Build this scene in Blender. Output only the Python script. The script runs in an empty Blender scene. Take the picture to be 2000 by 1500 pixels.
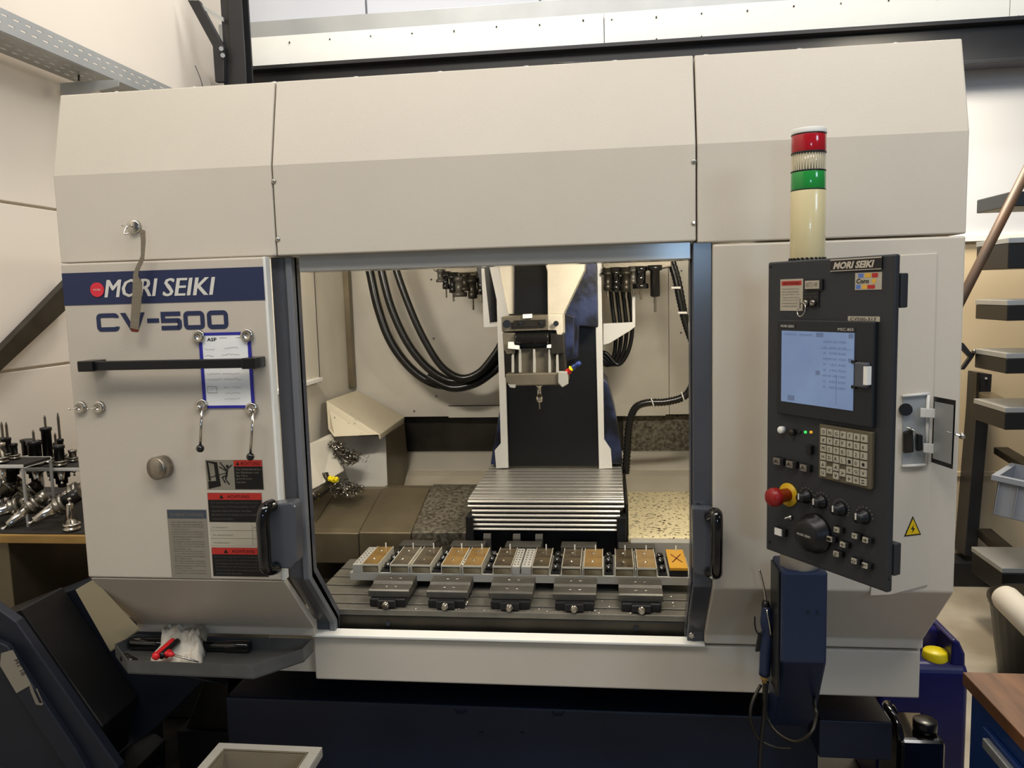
import bpy, math, random
from mathutils import Vector, Matrix
random.seed(7)
S = bpy.context.scene
COL = S.collection

# ------------------------------------------------------------------ camera (fitted to the photograph's vanishing points)
F = 1560.0; CX, CY = 1000.0, 750.0; H = 1.6
_d = Vector((393, 14082, F)).normalized()
_r = -Vector((-12736, 182, F)).normalized(); _r = (_r - _d*_r.dot(_d)).normalized()
_f = _r.cross(_d)
cam_d = bpy.data.cameras.new('camera'); cam = bpy.data.objects.new('camera', cam_d); COL.objects.link(cam)
# world axes of the camera: image right, image down and forward written in world coordinates
def w_of(v): return Vector((v.dot(_r), v.dot(_f), -v.dot(_d)))
cr, cd, cf = w_of(Vector((1, 0, 0))), w_of(Vector((0, 1, 0))), w_of(Vector((0, 0, 1)))
cam.matrix_world = Matrix(((cr.x, -cd.x, -cf.x, 0), (cr.y, -cd.y, -cf.y, 0), (cr.z, -cd.z, -cf.z, H), (0, 0, 0, 1)))
cam_d.sensor_width = 36; cam_d.lens = F/2000*36; cam_d.clip_start = 0.05
S.camera = cam
# ------------------------------------------------------------------ world, lights, exposure
W = bpy.data.worlds.new('world'); S.world = W; W.use_nodes = True
W.node_tree.nodes['Background'].inputs[0].default_value = (0.95, 0.93, 1.0, 1)
W.node_tree.nodes['Background'].inputs[1].default_value = 0.10
def area(name, loc, target, sx, sy, power, col):
    l = bpy.data.lights.new(name, 'AREA'); l.shape = 'RECTANGLE'; l.size = sx; l.size_y = sy; l.energy = power; l.color = col
    o = bpy.data.objects.new(name, l); COL.objects.link(o); o.location = loc
    o.rotation_euler = (Vector(target)-Vector(loc)).to_track_quat('-Z', 'Y').to_euler(); return o
area('hall_lamp', (-0.9, -0.1, 4.1), (-0.8, 2.2, 1.9), 2.2, 0.9, 58, (1.0, 0.94, 0.86))
area('hall_lamp', (1.3, 0.2, 4.1), (1.0, 2.6, 1.9), 1.6, 0.9, 46, (1.0, 0.96, 0.93))
area('hall_lamp', (-1.0, 2.9, 4.7), (-2.4, 2.7, 2.2), 2.4, 0.5, 40, (1.0, 0.95, 0.90))
area('hall_lamp', (0.8, 3.3, 4.7), (0.8, 4.6, 2.4), 4.2, 0.5, 70, (1.0, 0.97, 0.96))
area('hall_window', (3.4, -1.6, 3.2), (0.3, 2.0, 1.4), 0.9, 0.8, 34, (0.62, 0.80, 1.0))
area('machine_lamp', (0.20, 1.98, 1.80), (0.05, 2.75, 0.95), 0.30, 0.06, 8.0, (1.0, 0.92, 0.78))
area('machine_lamp', (-0.80, 2.0, 1.80), (-0.75, 2.8, 0.95), 0.30, 0.06, 6.5, (1.0, 0.92, 0.80))
area('hall_window', (0.62, -3.0, 1.93), (0.2, 1.7, 1.68), 0.42, 0.26, 12, (0.45, 0.70, 1.0))
area('floor_fill', (1.45, 3.75, 2.9), (1.42, 3.6, 0.0), 0.4, 0.4, 42, (1.0, 0.88, 0.68))  # unseen lamp added to brighten the floor and wall at the right
S.view_settings.view_transform = 'Standard'; S.view_settings.look = 'None'
S.view_settings.exposure = 0.0; S.view_settings.gamma = 1.0; S.view_settings.use_curve_mapping = False

# ------------------------------------------------------------------ helpers
def at(px, py, x=None, y=None, z=None):
    v = Vector((px-CX, py-CY, F)); w = w_of(v)
    t = y/w.y if y is not None else (x/w.x if x is not None else (z-H)/w.z)
    return Vector((0, 0, H)) + w*t
def lin(c): 
    c /= 255.0
    return c/12.92 if c <= .04045 else ((c+.055)/1.055)**2.4
MATS = {}
def mat(name, rgb, rough=0.5, metal=0.0, var=0.0, vscale=8.0, rgb2=None, bump=0.0, bscale=60.0, coat=0.0, trans=0.0, alpha=1.0, emit=0.0, thr=None, ior=1.45, stretch=None):
    m = bpy.data.materials.new(name); m.use_nodes = True; nt = m.node_tree; N = nt.nodes; L = nt.links
    b = N['Principled BSDF']; c = tuple(lin(v) for v in rgb)+(1,)
    b.inputs['Base Color'].default_value = c; b.inputs['Roughness'].default_value = rough; b.inputs['Metallic'].default_value = metal
    b.inputs['Coat Weight'].default_value = coat; b.inputs['Transmission Weight'].default_value = trans; b.inputs['IOR'].default_value = ior
    b.inputs['Alpha'].default_value = alpha
    if emit: b.inputs['Emission Color'].default_value = c; b.inputs['Emission Strength'].default_value = emit
    tc = N.new('ShaderNodeTexCoord'); src = tc.outputs['Object']
    if stretch:
        mp = N.new('ShaderNodeMapping'); mp.inputs['Scale'].default_value = stretch; L.new(src, mp.inputs[0]); src = mp.outputs[0]
    if var or rgb2:
        n = N.new('ShaderNodeTexNoise'); n.inputs['Scale'].default_value = vscale; n.inputs['Detail'].default_value = 5; L.new(src, n.inputs['Vector'])
        r = N.new('ShaderNodeValToRGB'); L.new(n.outputs['Fac'], r.inputs[0])
        c2 = tuple(lin(v) for v in rgb2)+(1,) if rgb2 else tuple(max(0, v*(1-var)) for v in c[:3])+(1,)
        lo, hi = thr or (0.35, 0.65)
        r.color_ramp.elements[0].position = lo; r.color_ramp.elements[0].color = c2
        r.color_ramp.elements[1].position = hi; r.color_ramp.elements[1].color = c
        L.new(r.outputs[0], b.inputs['Base Color'])
    if bump:
        n2 = N.new('ShaderNodeTexNoise'); n2.inputs['Scale'].default_value = bscale; n2.inputs['Detail'].default_value = 3; L.new(src, n2.inputs['Vector'])
        bp = N.new('ShaderNodeBump'); bp.inputs['Strength'].default_value = bump; bp.inputs['Distance'].default_value = 0.002
        L.new(n2.outputs['Fac'], bp.inputs['Height']); L.new(bp.outputs[0], b.inputs['Normal'])
    MATS[name] = m; return m
M = {}
def dm(key, *a, **k): M[key] = mat(key, *a, **k)
dm('cream_paint', (205, 196, 180), 0.42, var=.05, vscale=3, bump=.15, bscale=400)
dm('cream_door', (198, 188, 172), 0.42, var=.06, vscale=3, bump=.15, bscale=400)
dm('cream_inside', (198, 192, 178), 0.45, var=.12, vscale=5, bump=.1)
dm('grey_frame', (80, 82, 88), 0.2, var=.12, vscale=6)
dm('header_grey', (176, 173, 166), 0.14, var=.08, vscale=5)
dm('post_light', (108, 110, 114), 0.3)
dm('guard_cream', (226, 212, 176), .5)  # lighter cream: the light caught by the side guard is put into its colour
dm('land', (126, 122, 112), 0.38, metal=.45, var=.3, vscale=14)
dm('cream_speck', (200, 190, 166), .5, rgb2=(78, 70, 54), vscale=130, thr=(.30, .33))
dm('navy_dark', (22, 27, 38), .5, var=.2)
dm('navy', (30, 37, 56), 0.45, var=.2, vscale=5)
dm('navy_print', (38, 46, 78), 0.55)
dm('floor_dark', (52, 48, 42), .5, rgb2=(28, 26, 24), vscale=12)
dm('navy_arm', (32, 45, 74), 0.42, var=.2, vscale=4)
dm('white_print', (214, 210, 200), 0.5)
dm('white', (235, 234, 226), 0.5, var=.03)
dm('red_print', (178, 44, 36), 0.5)
dm('dot_red', (214, 48, 62), 0.5)
dm('black_print', (17, 15, 13), 0.45)
dm('faint_print', (120, 112, 100), 0.5)
dm('dim_print', (84, 82, 78), 0.5)
dm('sticker_grey', (134, 128, 112), 0.5)
dm('sticker_head', (66, 74, 84), 0.5)
dm('sticker_light', (176, 168, 150), 0.5)
dm('paper', (240, 240, 236), 0.7, var=.03)
dm('blue_frame', (44, 44, 150), 0.45)
dm('black_plastic', (22, 22, 23), 0.38)
dm('black_gloss', (10, 10, 11), 0.08, coat=.6)
dm('black_rubber', (20, 19, 18), 0.28, bump=.2)
dm('console', (42, 44, 47), 0.5, bump=.15, bscale=600)
dm('console_dark', (30, 32, 35), 0.45)
dm('chrome', (205, 200, 190), 0.16, metal=1)
dm('steel', (150, 145, 134), 0.3, metal=1, var=.25, vscale=12)
dm('brushed', (170, 162, 148), 0.32, metal=1, var=.15, vscale=30, stretch=(1, 1, 12))
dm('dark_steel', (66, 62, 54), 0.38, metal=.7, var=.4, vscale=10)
dm('wet_steel', (92, 89, 82), 0.42, metal=.45, var=.35, vscale=14, bump=.2)
dm('cover_metal', (125, 114, 92), 0.4, metal=.6, var=.25, vscale=6, bump=.12, bscale=90)
dm('cover_speckle', (128, 122, 108), 0.45, metal=.4, rgb2=(70, 64, 52), vscale=90, bump=.3, bscale=120)
dm('slat_metal', (186, 183, 176), 0.36, metal=.75, var=.1)
dm('cast_grey', (116, 108, 92), 0.45, metal=.35, var=.25, vscale=12, bump=.3, bscale=120)
dm('cream_cast', (188, 180, 162), 0.5, var=.15, vscale=9)
dm('blue_cast', (44, 52, 84), 0.35, rgb2=(16, 18, 28), vscale=14, thr=(.42, .6), bump=.3)
dm('tray_chips', (216, 203, 164), 0.5, rgb2=(70, 60, 40), vscale=95, thr=(.36, .44))
dm('lamp_strip', (212, 210, 204), 0.42, var=.04)
dm('galv', (176, 178, 176), 0.42, metal=.5, var=.1, vscale=5)
dm('fascia', (238, 238, 228), 0.55, var=.02)
dm('wall_white', (232, 222, 206), 0.7, var=.04, vscale=1.5)
dm('wall_grey', (196, 198, 202), 0.7, var=.04, vscale=1.5)
dm('wall_cream', (200, 182, 150), 0.7, var=.08, vscale=1.5)
dm('black_beam', (34, 34, 36), 0.4, var=.2)
dm('floor_conc', (182, 174, 156), 0.55, rgb2=(146, 136, 118), vscale=3, bump=.2)
dm('amber', (156, 124, 70), 0.12, trans=.25, rgb2=(132, 104, 62), vscale=20)
dm('amber_dark', (98, 84, 60), 0.10, trans=.25, rgb2=(62, 54, 42), vscale=24)
dm('resin_low', (158, 148, 122), 0.15, trans=.15, ior=1.2, rgb2=(116, 104, 80), vscale=30)
dm('glass_edge', (206, 200, 182), 0.12, coat=.5)
dm('amber_bright', (214, 160, 50), 0.2, trans=.15, var=.1)
dm('clear_resin', (200, 196, 180), 0.05, trans=.85, ior=1.25)
dm('rust_mark', (96, 36, 14), 0.5)
dm('alu', (172, 170, 162), 0.42, metal=.15, var=.1)
dm('red_lens', (176, 22, 34), 0.15, coat=.5, rgb2=(150, 16, 28), vscale=4)
dm('green_lens', (34, 142, 60), 0.15, coat=.5)
dm('clear_lens', (206, 196, 168), 0.2, coat=.4)
dm('tower_cream', (216, 202, 156), 0.25, coat=.4)
dm('screen', (118, 140, 176), 0.35, emit=.32, rgb2=(104, 124, 164), vscale=9)
dm('screen_dark', (96, 112, 146), 0.35, emit=.25)
dm('key_cap', (172, 166, 148), 0.45)
dm('keypad_base', (92, 84, 66), 0.5)
dm('yellow', (228, 206, 24), 0.35)
dm('yellow_ring', (206, 164, 20), 0.4)
dm('red', (140, 24, 22), 0.35)
dm('red_bright', (216, 34, 40), 0.35)
dm('green_led', (60, 200, 90), 0.3, emit=1.0)
dm('amber_led', (220, 160, 50), 0.3, emit=.6)
dm('wood', (172, 136, 74), 0.6, var=.25, vscale=8, stretch=(1, 6, 6))
dm('wood_top', (132, 88, 55), 0.5, rgb2=(102, 66, 40), vscale=6, stretch=(6, 1, 1))
dm('pipe_brown', (92, 64, 42), 0.5, rgb2=(66, 60, 48), vscale=7)
dm('mat_black', (40, 36, 32), 0.7)
dm('tray_grey', (96, 96, 94), 0.45, metal=.3, var=.3, vscale=9, bump=.3)
dm('rag_grey', (126, 120, 106), .9, bump=.5, bscale=90)
dm('rag', (216, 208, 192), 0.9, rgb2=(150, 142, 124), vscale=18, thr=(.3, .5), bump=.6, bscale=90)
dm('crate_grey', (164, 160, 150), 0.5, var=.08)
dm('crate_inside', (142, 130, 108), 0.55, var=.15)
dm('crate_blue', (142, 146, 152), 0.5)
dm('can_blue', (33, 33, 94), 0.3, trans=.05, var=.2)
dm('cab_blue', (26, 62, 128), 0.4)
dm('foam', (214, 206, 190), 0.7)
dm('cyan_blue', (40, 60, 120), 0.4)
dm('sign_yellow', (226, 190, 20), 0.4)
dm('soft_blue', (90, 120, 190), 0.5)
dm('soft_yellow', (222, 170, 60), 0.5)

class MB:
    """collects shapes and links them as ONE mesh object"""
    def __init__(s, T=None): s.v = []; s.f = []; s.m = []; s.T = T or Matrix(); s.mi = 0; s.sm = []; s.smooth = False
    def add(s, vs, fs):
        b = len(s.v); s.v += [s.T @ Vector(p) for p in vs]
        for f in fs: s.f.append(tuple(i+b for i in f)); s.m.append(s.mi); s.sm.append(s.smooth)
        return s
    def box(s, x0, x1, y0, y1, z0, z1):
        return s.add([(x, y, z) for z in (z0, z1) for y in (y0, y1) for x in (x0, x1)],
                     [(0, 2, 3, 1), (4, 5, 7, 6), (0, 1, 5, 4), (2, 6, 7, 3), (0, 4, 6, 2), (1, 3, 7, 5)])
    def prism(s, pts, d):
        """closed polygon (3D points) extruded by the vector d"""
        n = len(pts); pts = [Vector(p) for p in pts]; d = Vector(d)
        nrm = Vector((0, 0, 0))
        for i in range(n): nrm += pts[i].cross(pts[(i+1) % n])
        if nrm.dot(d) > 0: pts = pts[::-1]
        return s.add(pts+[p+d for p in pts], [tuple(range(n)), tuple(range(2*n-1, n-1, -1))] + [(i, i+n, (i+1) % n+n, (i+1) % n) for i in range(n)])
    def slab(s, pxs, y, th):
        return s.prism([at(a, b, y=y) for a, b in pxs], (0, th, 0))
    def xprism(s, yz, x0, x1): return s.prism([(x0, a, b) for a, b in yz], (x1-x0, 0, 0))
    def lathe(s, prof, o, axis=(0, 0, 1), n=16, ang=0):
        """profile of (radius, height) turned about the axis through o"""
        a = Vector(axis).normalized(); u = a.orthogonal().normalized(); w = a.cross(u); o = Vector(o); vs = []; fs = []
        for r, h in prof:
            for k in range(n):
                t = 2*math.pi*k/n+ang; vs.append(o+a*h+(u*math.cos(t)+w*math.sin(t))*max(r, 1e-5))
        for i in range(len(prof)-1):
            for k in range(n):
                k2 = (k+1) % n; fs.append((i*n+k, i*n+k2, (i+1)*n+k2, (i+1)*n+k))
        sm = s.smooth; s.smooth = n >= 10; s.add(vs, fs)
        s.smooth = False; b = [tuple(range(n-1, -1, -1)), tuple(range((len(prof)-1)*n, len(prof)*n))]
        base = len(s.v)-len(vs)
        for f in b: s.f.append(tuple(i+base for i in f)); s.m.append(s.mi); s.sm.append(False)
        s.smooth = sm; return s
    def cyl(s, p0, p1, r, r1=None, n=16):
        p0, p1 = Vector(p0), Vector(p1); return s.lathe([(r, 0), (r if r1 is None else r1, (p1-p0).length)], p0, p1-p0, n)
    def ball(s, c, r, n=12): return s.lathe([(r*math.sin(math.pi*i/8), -r*math.cos(math.pi*i/8)) for i in range(9)], c, (0, 0, 1), n)
    def tube(s, pts, r, n=10, sub=6, ridge=0.0, closed=False):
        P = [Vector(p) for p in pts]; Q = []; m = len(P)
        if sub > 1:
            rng = range(m if closed else m-1)
            for i in rng:
                a, b, c, e = (P[(i-1) % m], P[i], P[(i+1) % m], P[(i+2) % m]) if closed else (P[max(i-1, 0)], P[i], P[i+1], P[min(i+2, m-1)])
                for k in range(sub):
                    t = k/sub; Q.append(.5*((2*b)+(c-a)*t+(2*a-5*b+4*c-e)*t*t+(3*b-a-3*c+e)*t**3))
            if not closed: Q.append(P[-1])
        else: Q = P
        vs = []; fs = []; K = len(Q); up = None
        for i, q in enumerate(Q):
            tg = ((Q[(i+1) % K]-Q[i-1]) if closed else (Q[min(i+1, K-1)]-Q[max(i-1, 0)])).normalized()
            up = (up-tg*up.dot(tg)).normalized() if up is not None and (up-tg*up.dot(tg)).length > 1e-4 else tg.orthogonal().normalized()
            w = tg.cross(up); rr = r[min(i, len(r)-1)] if isinstance(r, list) else r
            if ridge: rr += ridge*(1 if i % 2 else -1)
            for k in range(n):
                t = 2*math.pi*k/n; vs.append(q+(up*math.cos(t)+w*math.sin(t))*rr)
        for i in range(K if closed else K-1):
            for k in range(n):
                k2 = (k+1) % n; j = (i+1) % K; fs.append((i*n+k, i*n+k2, j*n+k2, j*n+k))
        if not closed: fs += [tuple(range(n-1, -1, -1)), tuple(range((K-1)*n, K*n))]
        sm = s.smooth; s.smooth = True; s.add(vs, fs); s.smooth = sm; return s
    def text(s, st, o, u, v, w, h, shear=0.0, bold=0.0, fitw=False, off=0.0004):
        """flat lettering: lower-left corner o, directions u and v, height h; w is the width it must fit"""
        vs, fs, asp = glyphs(st, bold); u = Vector(u); v = Vector(v); o = Vector(o); nrm = u.cross(v)
        wd = w if fitw else min(w, h*asp)
        return s.add([o+u*(x*wd+shear*y*h)+v*(y*h)+nrm*off for x, y in vs], fs)
    def build(s, name, mats, parent=None, bevel=0.0, seg=2, kind=None, label=None):
        mats = [M[m] if isinstance(m, str) else m for m in (mats if isinstance(mats, (list, tuple)) else [mats])]
        me = bpy.data.meshes.new(name)
        lo = Vector([min(p[i] for p in s.v) for i in range(3)]); hi = Vector([max(p[i] for p in s.v) for i in range(3)]); c = (lo+hi)/2
        me.from_pydata([p-c for p in s.v], [], s.f)
        for m in mats: me.materials.append(m)
        me.polygons.foreach_set('material_index', s.m); me.polygons.foreach_set('use_smooth', s.sm); me.update()
        o = bpy.data.objects.new(name, me); COL.objects.link(o); o.location = c
        if parent is not None:
            o.parent = parent; o.matrix_parent_inverse = WM(parent).inverted()
        if bevel:
            b = o.modifiers.new('bevel', 'BEVEL'); b.width = bevel; b.segments = seg; b.limit_method = 'ANGLE'; b.angle_limit = math.radians(40)
        if kind: o['kind'] = kind
        if label: o['label'] = label
        return o
def WM(o):
    m = Matrix.LocRotScale(o.location, o.rotation_euler, o.scale)
    return m if o.parent is None else WM(o.parent) @ o.matrix_parent_inverse @ m
_g = {}
def glyphs(st, bold):
    if (st, bold) in _g: return _g[(st, bold)]
    c = bpy.data.curves.new('t', 'FONT'); c.body = st; c.size = 1; c.resolution_u = 2; c.offset = bold
    o = bpy.data.objects.new('t', c); COL.objects.link(o)
    dg = bpy.context.evaluated_depsgraph_get(); me = bpy.data.meshes.new_from_object(o.evaluated_get(dg))
    vs = [(p.co.x, p.co.y) for p in me.vertices]; fs = [tuple(p.vertices) for p in me.polygons]
    bpy.data.objects.remove(o); bpy.data.curves.remove(c); bpy.data.meshes.remove(me)
    x0, x1 = min(a for a, b in vs), max(a for a, b in vs); y0, y1 = min(b for a, b in vs), max(b for a, b in vs)
    r = ([((a-x0)/(x1-x0), (b-y0)/(y1-y0)) for a, b in vs], fs, (x1-x0)/(y1-y0)); _g[(st, bold)] = r; return r
def thing(name, label, cat, loc, group=None, rotz=0):
    o = bpy.data.objects.new(name, None); COL.objects.link(o); o.location = loc; o.rotation_euler = (0, 0, rotz); o.empty_display_size = .05
    return tag(o, label, cat, group)
def tag(o, label, cat, group=None):
    o['label'] = label; o['category'] = cat
    if group: o['group'] = group
    return o
def struct(o): o['kind'] = 'structure'; return o
U, V = Vector((1, 0, 0)), Vector((0, 0, 1))

# ------------------------------------------------------------------ the hall
YW, XW = 4.5, -2.15
fl_ = struct(MB().box(XW-.1, 4.5, -2.5, YW+.1, -.1, 0).build('floor', 'floor_conc'))
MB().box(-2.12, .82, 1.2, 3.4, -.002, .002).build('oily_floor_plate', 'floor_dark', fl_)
wl = struct(MB().box(XW-.12, XW-.02, -2.5, YW+.1, 0, 5.2).build('wall_left', 'wall_white'))
zj = [0.0, .86, at(60, 719, x=XW).z, at(50, 401, x=XW).z, 5.2]
for a, b in zip(zj[:-1], zj[1:]):
    for y0, y1 in ((-2.5, .9), (.91, YW)):
        MB().box(XW-.03, XW, y0, y1-.006, a+.005, b-.005).build('wall_panel', 'wall_white', wl, .003)
wb = struct(MB().box(XW-.12, 4.5, YW+.04, YW+.14, 0, 5.2).build('wall_back', 'wall_grey'))
zf0 = at(475, 143, y=YW-.1).z; zf1 = at(475, 75, y=YW-.1).z; zg = at(480, 50, y=YW).z
zl = at(1885, 465, y=YW).z
MB().box(XW, 4.5, YW, YW+.05, .05, zl-.02).build('wall_panel', 'wall_cream', wb, .002)
MB().box(XW, 4.5, YW-.03, YW+.05, zl-.02, zl+.012).build('joint_trim', 'white', wb, .002)
MB().box(XW, 4.5, YW, YW+.05, zl+.012, zf0).build('wall_panel', 'wall_grey', wb, .002)
MB().box(XW, 4.5, YW-.01, YW+.05, at(1900, 925, y=YW).z-.015, at(1900, 925, y=YW).z+.012).build('joint_trim', 'wall_cream', wb, .002)
xs = [at(480, 20, y=YW).x-.05, at(715, 20, y=YW).x, at(1055, 5, y=YW).x, 1.6, 3.0, 4.5]
for a, b in zip(xs[:-1], xs[1:]): MB().box(a+.006, b-.006, YW, YW+.05, zg, 5.2).build('wall_panel', 'wall_grey', wb, .004)
struct(MB().box(XW, 4.5, YW-.16, YW, .0, .13).build('baseboard_back', 'black_beam', bevel=.004))
struct(MB().box(XW, 4.5, YW-.05, YW, zf1-.01, zg).build('trim_1', 'galv', bevel=.003))
fa = bpy.data.objects.new('fascia_boards', None); COL.objects.link(fa); fa.location = (0, YW-.1, zf0)
tag(fa, 'white screwed fascia boards running along the black beam above the machine', 'cladding')
xf = [at(475, 100, y=YW-.1).x, at(1180, 60, y=YW-.1).x, at(1972, 30, y=YW-.1).x, 4.4]
for a, b in zip(xf[:-1], xf[1:]):
    p = MB().box(a+.002, b-.002, YW-.1, YW-.085, zf0, zf1).build('board', 'fascia', fa, .001)
    k = a+.04; q = MB()
    while k < b:
        for z in (zf0+.03, zf1-.035): q.cyl((k, YW-.104, z+random.uniform(-.01, .01)), (k, YW-.1, z), .004, n=6)
        k += .23
    s_ = q.build('screws', 'dark_steel', p, kind='stuff')
# steel beam, column and brace
bm = thing('roof_beam', 'black steel beam running behind the top of the machine', 'beam', (0, YW-.2, zf0-.1))
zb0 = at(1885, 125, y=YW-.2).z
MB().box(xf[0]-.1, 4.4, YW-.22, YW-.09, zf0-.02, zf0+.0).build('flange', 'black_beam', bm, .002)
MB().box(xf[0]-.1, 4.4, YW-.15, YW-.13, zb0+.012, zf0-.02).build('web', 'black_beam', bm)
MB().box(xf[0]-.1, 4.4, YW-.22, YW-.09, zb0-.006, zb0+.012).build('flange', 'black_beam', bm, .002)
co = thing('steel_column', 'black steel column standing in the corner of the hall', 'column', (xa if False else -1.87, 4.0, 0))
YC = 4.0
xa, xb = at(437, 80, y=YC).x, at(478, 80, y=YC).x
MB().box(xa, xb, YC-.01, YC, 0, 5).build('flange', 'black_beam', co, .002)
MB().box(xa, xb, YC+.07, YC+.08, 0, 5).build('flange', 'black_beam', co, .002)
MB().box((xa+xb)/2-.006, (xa+xb)/2+.006, YC, YC+.07, 0, 5).build('web', 'black_beam', co)
MB().box(xa+.03, xa+.036, YC-.012, YC-.0102, 1.5, 5).build('weld_edge', 'dark_steel', co)
br = thing('diagonal_brace', 'dark diagonal steel brace bolted to the corner column at the upper left', 'brace', at(430, 130, y=3.95))
MB().slab([(366, 0), (388, 0), (437, 92), (437, 160), (420, 160), (415, 90)], 3.95, .03).build('bar', 'black_beam', br, .003)
for q in ((432, 95), (435, 108)): MB().cyl(at(*q, y=3.93), at(*q, y=3.95), .012, n=6).build('bolt', 'galv', br)
MB().slab([(365, -8), (362, -2), (436, 42), (436, 34)], 3.96, .01).build('tie_rod', 'galv', br)
# brace on the far left wall, running down behind the bench
lb = thing('wall_brace', 'dark diagonal steel bar crossing the left wall behind the machine', 'brace', at(60, 640, x=XW+.03))
pts = [at(-30, 700, x=XW+.02), at(-30, 740, x=XW+.02), at(122, 600, x=XW+.02), at(122, 545, x=XW+.02)]
MB().prism(pts, (.03, 0, 0)).build('bar', 'dark_steel', lb, .003)
# cable tray
ct = thing('cable_tray', 'perforated galvanised cable tray running along the left wall', 'cable tray', at(160, 110, x=XW+.1))
x1 = XW+.2; zt = at(0, 50, x=x1).z
def perforated(side):
    m = MB(); y0, y1 = 1.9, YW-.05; st = .055; n = int((y1-y0)/st)
    rows = [(-.015, .012), (.0175, .038), (.0435, .06)] if side else [(-.16, -.125), (-.119, -.085), (-.079, -.045), (-.039, -.003)]
    for k, (a, b) in enumerate(rows):
        if side: m.box(x1-.003, x1, y0, y1, zt+a, zt+b)
        else: m.box(x1+a, x1+b, y0, y1, zt-.018, zt-.015)
        if k == len(rows)-1: break
        c = rows[k+1][0]
        for i in range(n):
            ya = y0+i*st+(k % 2)*st/2
            if side: m.box(x1-.003, x1, ya, ya+.026, zt+b, zt+c)
            else: m.box(x1+b, x1+c, ya, ya+.026, zt-.018, zt-.015)
    return m
perforated(True).build('side_rail', 'galv', ct); perforated(False).build('base_plate', 'galv', ct)
MB().box(x1-.163, x1-.16, 1.9, YW-.05, zt-.018, zt+.06).build('side_rail', 'galv', ct)
pb = at(118, 165, y=3.0); pe = at(235, 155, y=3.35)
MB().prism([at(117, 162, y=3.0), at(117, 186, y=3.0), at(170, 183, y=3.0), at(232, 168, y=3.0), at(232, 155, y=3.0)], (0, .004, 0)).build('bracket', 'galv', ct, .001)
MB().cyl(at(154, 158, y=3.0), at(154, 143, y=3.0), .004, n=8).build('bolt', 'dark_steel', ct)
tag(MB().tube([at(396, 176, y=2.2)-Vector((0, 0, .09)), at(396, 176, y=2.2), at(392, 155, y=2.2), at(381, 128, y=2.2)], .0012, 6).build('loose_wire', 'black_plastic'), 'thin loose wire end sticking up behind the machine top at the left', 'wire')

# ------------------------------------------------------------------ the machining centre
YF = 1.665; XL, XR = -1.21, .69; ZF, ZJ, ZB = 1.889, 1.697, .973
YS = 1.815; ZS1, ZS0 = .785, .667
mc = thing('machining_center', 'large cream and navy milling machine with an open front door', 'machine', (-.26, 2.4, 0))
xs1, xs2 = -.707, .178
def cover(name, x0, x1, z0):
    return MB().xprism([(YF, z0), (YF, ZF), (1.713, 2.073), (1.78, 2.073), (1.78, z0)], x0, x1).build(name, 'cream_paint', mc, .003)
cover('top_cover', XL, xs1-.0015, ZJ+.002); cp = cover('top_cover', xs1+.0015, xs2-.0015, ZJ+.002); cover('top_cover', xs2+.0015, XR, ZJ-.002)
for q in ((535, 354), (543, 467), (1355, 315), (1355, 435)):
    MB().lathe([(.0052, 0), (.005, .002), (.002, .0035)], at(*q, y=YF), (0, -1, 0), 10).build('screw', 'chrome', cp)
for k in range(10):
    x = XL+.12+k*.185; MB().lathe([(.009, 0), (.007, .006), (.0, .008)], (x, 1.74, 2.073), (0, 0, 1), 8).build('cap_screw', 'galv', mc)
for q0, q1 in (((1085, 132), (1150, 128)),):
    a, b = at(*q0, y=1.9), at(*q1, y=1.9); a.z = b.z = 2.073
    MB().tube([a, a+Vector((0, 0, .05)), b+Vector((0, 0, .05)), b], .005, 8, 1).build('lifting_handle', 'black_plastic', mc)
MB().box(XL+.005, XR-.005, 1.785, 3.2, 2.03, 2.06).build('roof', 'cream_paint', mc)
MB().box(XL, XL+.018, 1.785, 3.2, .83, 2.073).build('side_wall', 'cream_paint', mc)
MB().box(XR-.018, XR, 1.83, 3.2, ZS0, 2.073).build('side_wall', 'cream_paint', mc)
MB().box(XL, XR, 3.2, 3.22, ZS0, 2.073).build('rear_wall', 'cream_paint', mc)
# header frame under the middle cover
hz0 = at(760, 526, y=1.735).z
hz0 = at(760, 526, y=1.69).z
hd = MB().box(xs1+.038, .170, 1.69, 1.76, hz0, ZJ+.03).build('header', 'header_grey', mc, .003)
# right fixed front panel
xp0 = at(1392, 700, y=YF).x
MB().xprism([(YF, ZJ-.006), (YF, ZB), (1.812, .808), (1.812, ZS1), (1.84, ZS1), (1.84, .82), (1.70, .985), (1.70, ZJ-.006)], xp0, XR).build('front_panel', 'cream_paint', mc, .004)
pd = MB().slab([(1758, 498), (1831, 494), (1813, 1143), (1740, 1162), (1700, 1164)], YF-.004, .004).build('service_door', 'cream_paint', mc, .0015)
# breaker opening and its open flap
op = MB().prism([at(1764, 776, y=YF-.006), at(1812, 771, y=YF-.006), at(1808, 905, y=YF-.006), at(1762, 909, y=YF-.006)], (0, .003, 0)).build('breaker_box', 'galv', mc)
m = MB()
for a, b in (((1762, 774), (1814, 769)), ((1762, 911), (1810, 908))):
    m.tube([at(*a, y=YF-.008), at(*b, y=YF-.008)], .0035, 6, 1)
m.tube([at(1813, 771, y=YF-.008), at(1809, 908, y=YF-.008)], .0035, 6, 1)
m.build('rim', 'lamp_strip', op)
MB().cyl(at(1769, 800, y=YF-.004), at(1769, 800, y=YF-.012), .0125, n=16).build('rotary_knob', 'black_plastic', op)
MB().slab([(1766, 845), (1784, 838), (1786, 884), (1766, 886)], YF-.016, .012).build('terminal_cover', 'dark_steel', op, .003)
MB().slab([(1792, 848), (1803, 850), (1803, 880), (1792, 882)], YF-.018, .012).build('switch_block', 'black_plastic', op, .002)
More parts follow.
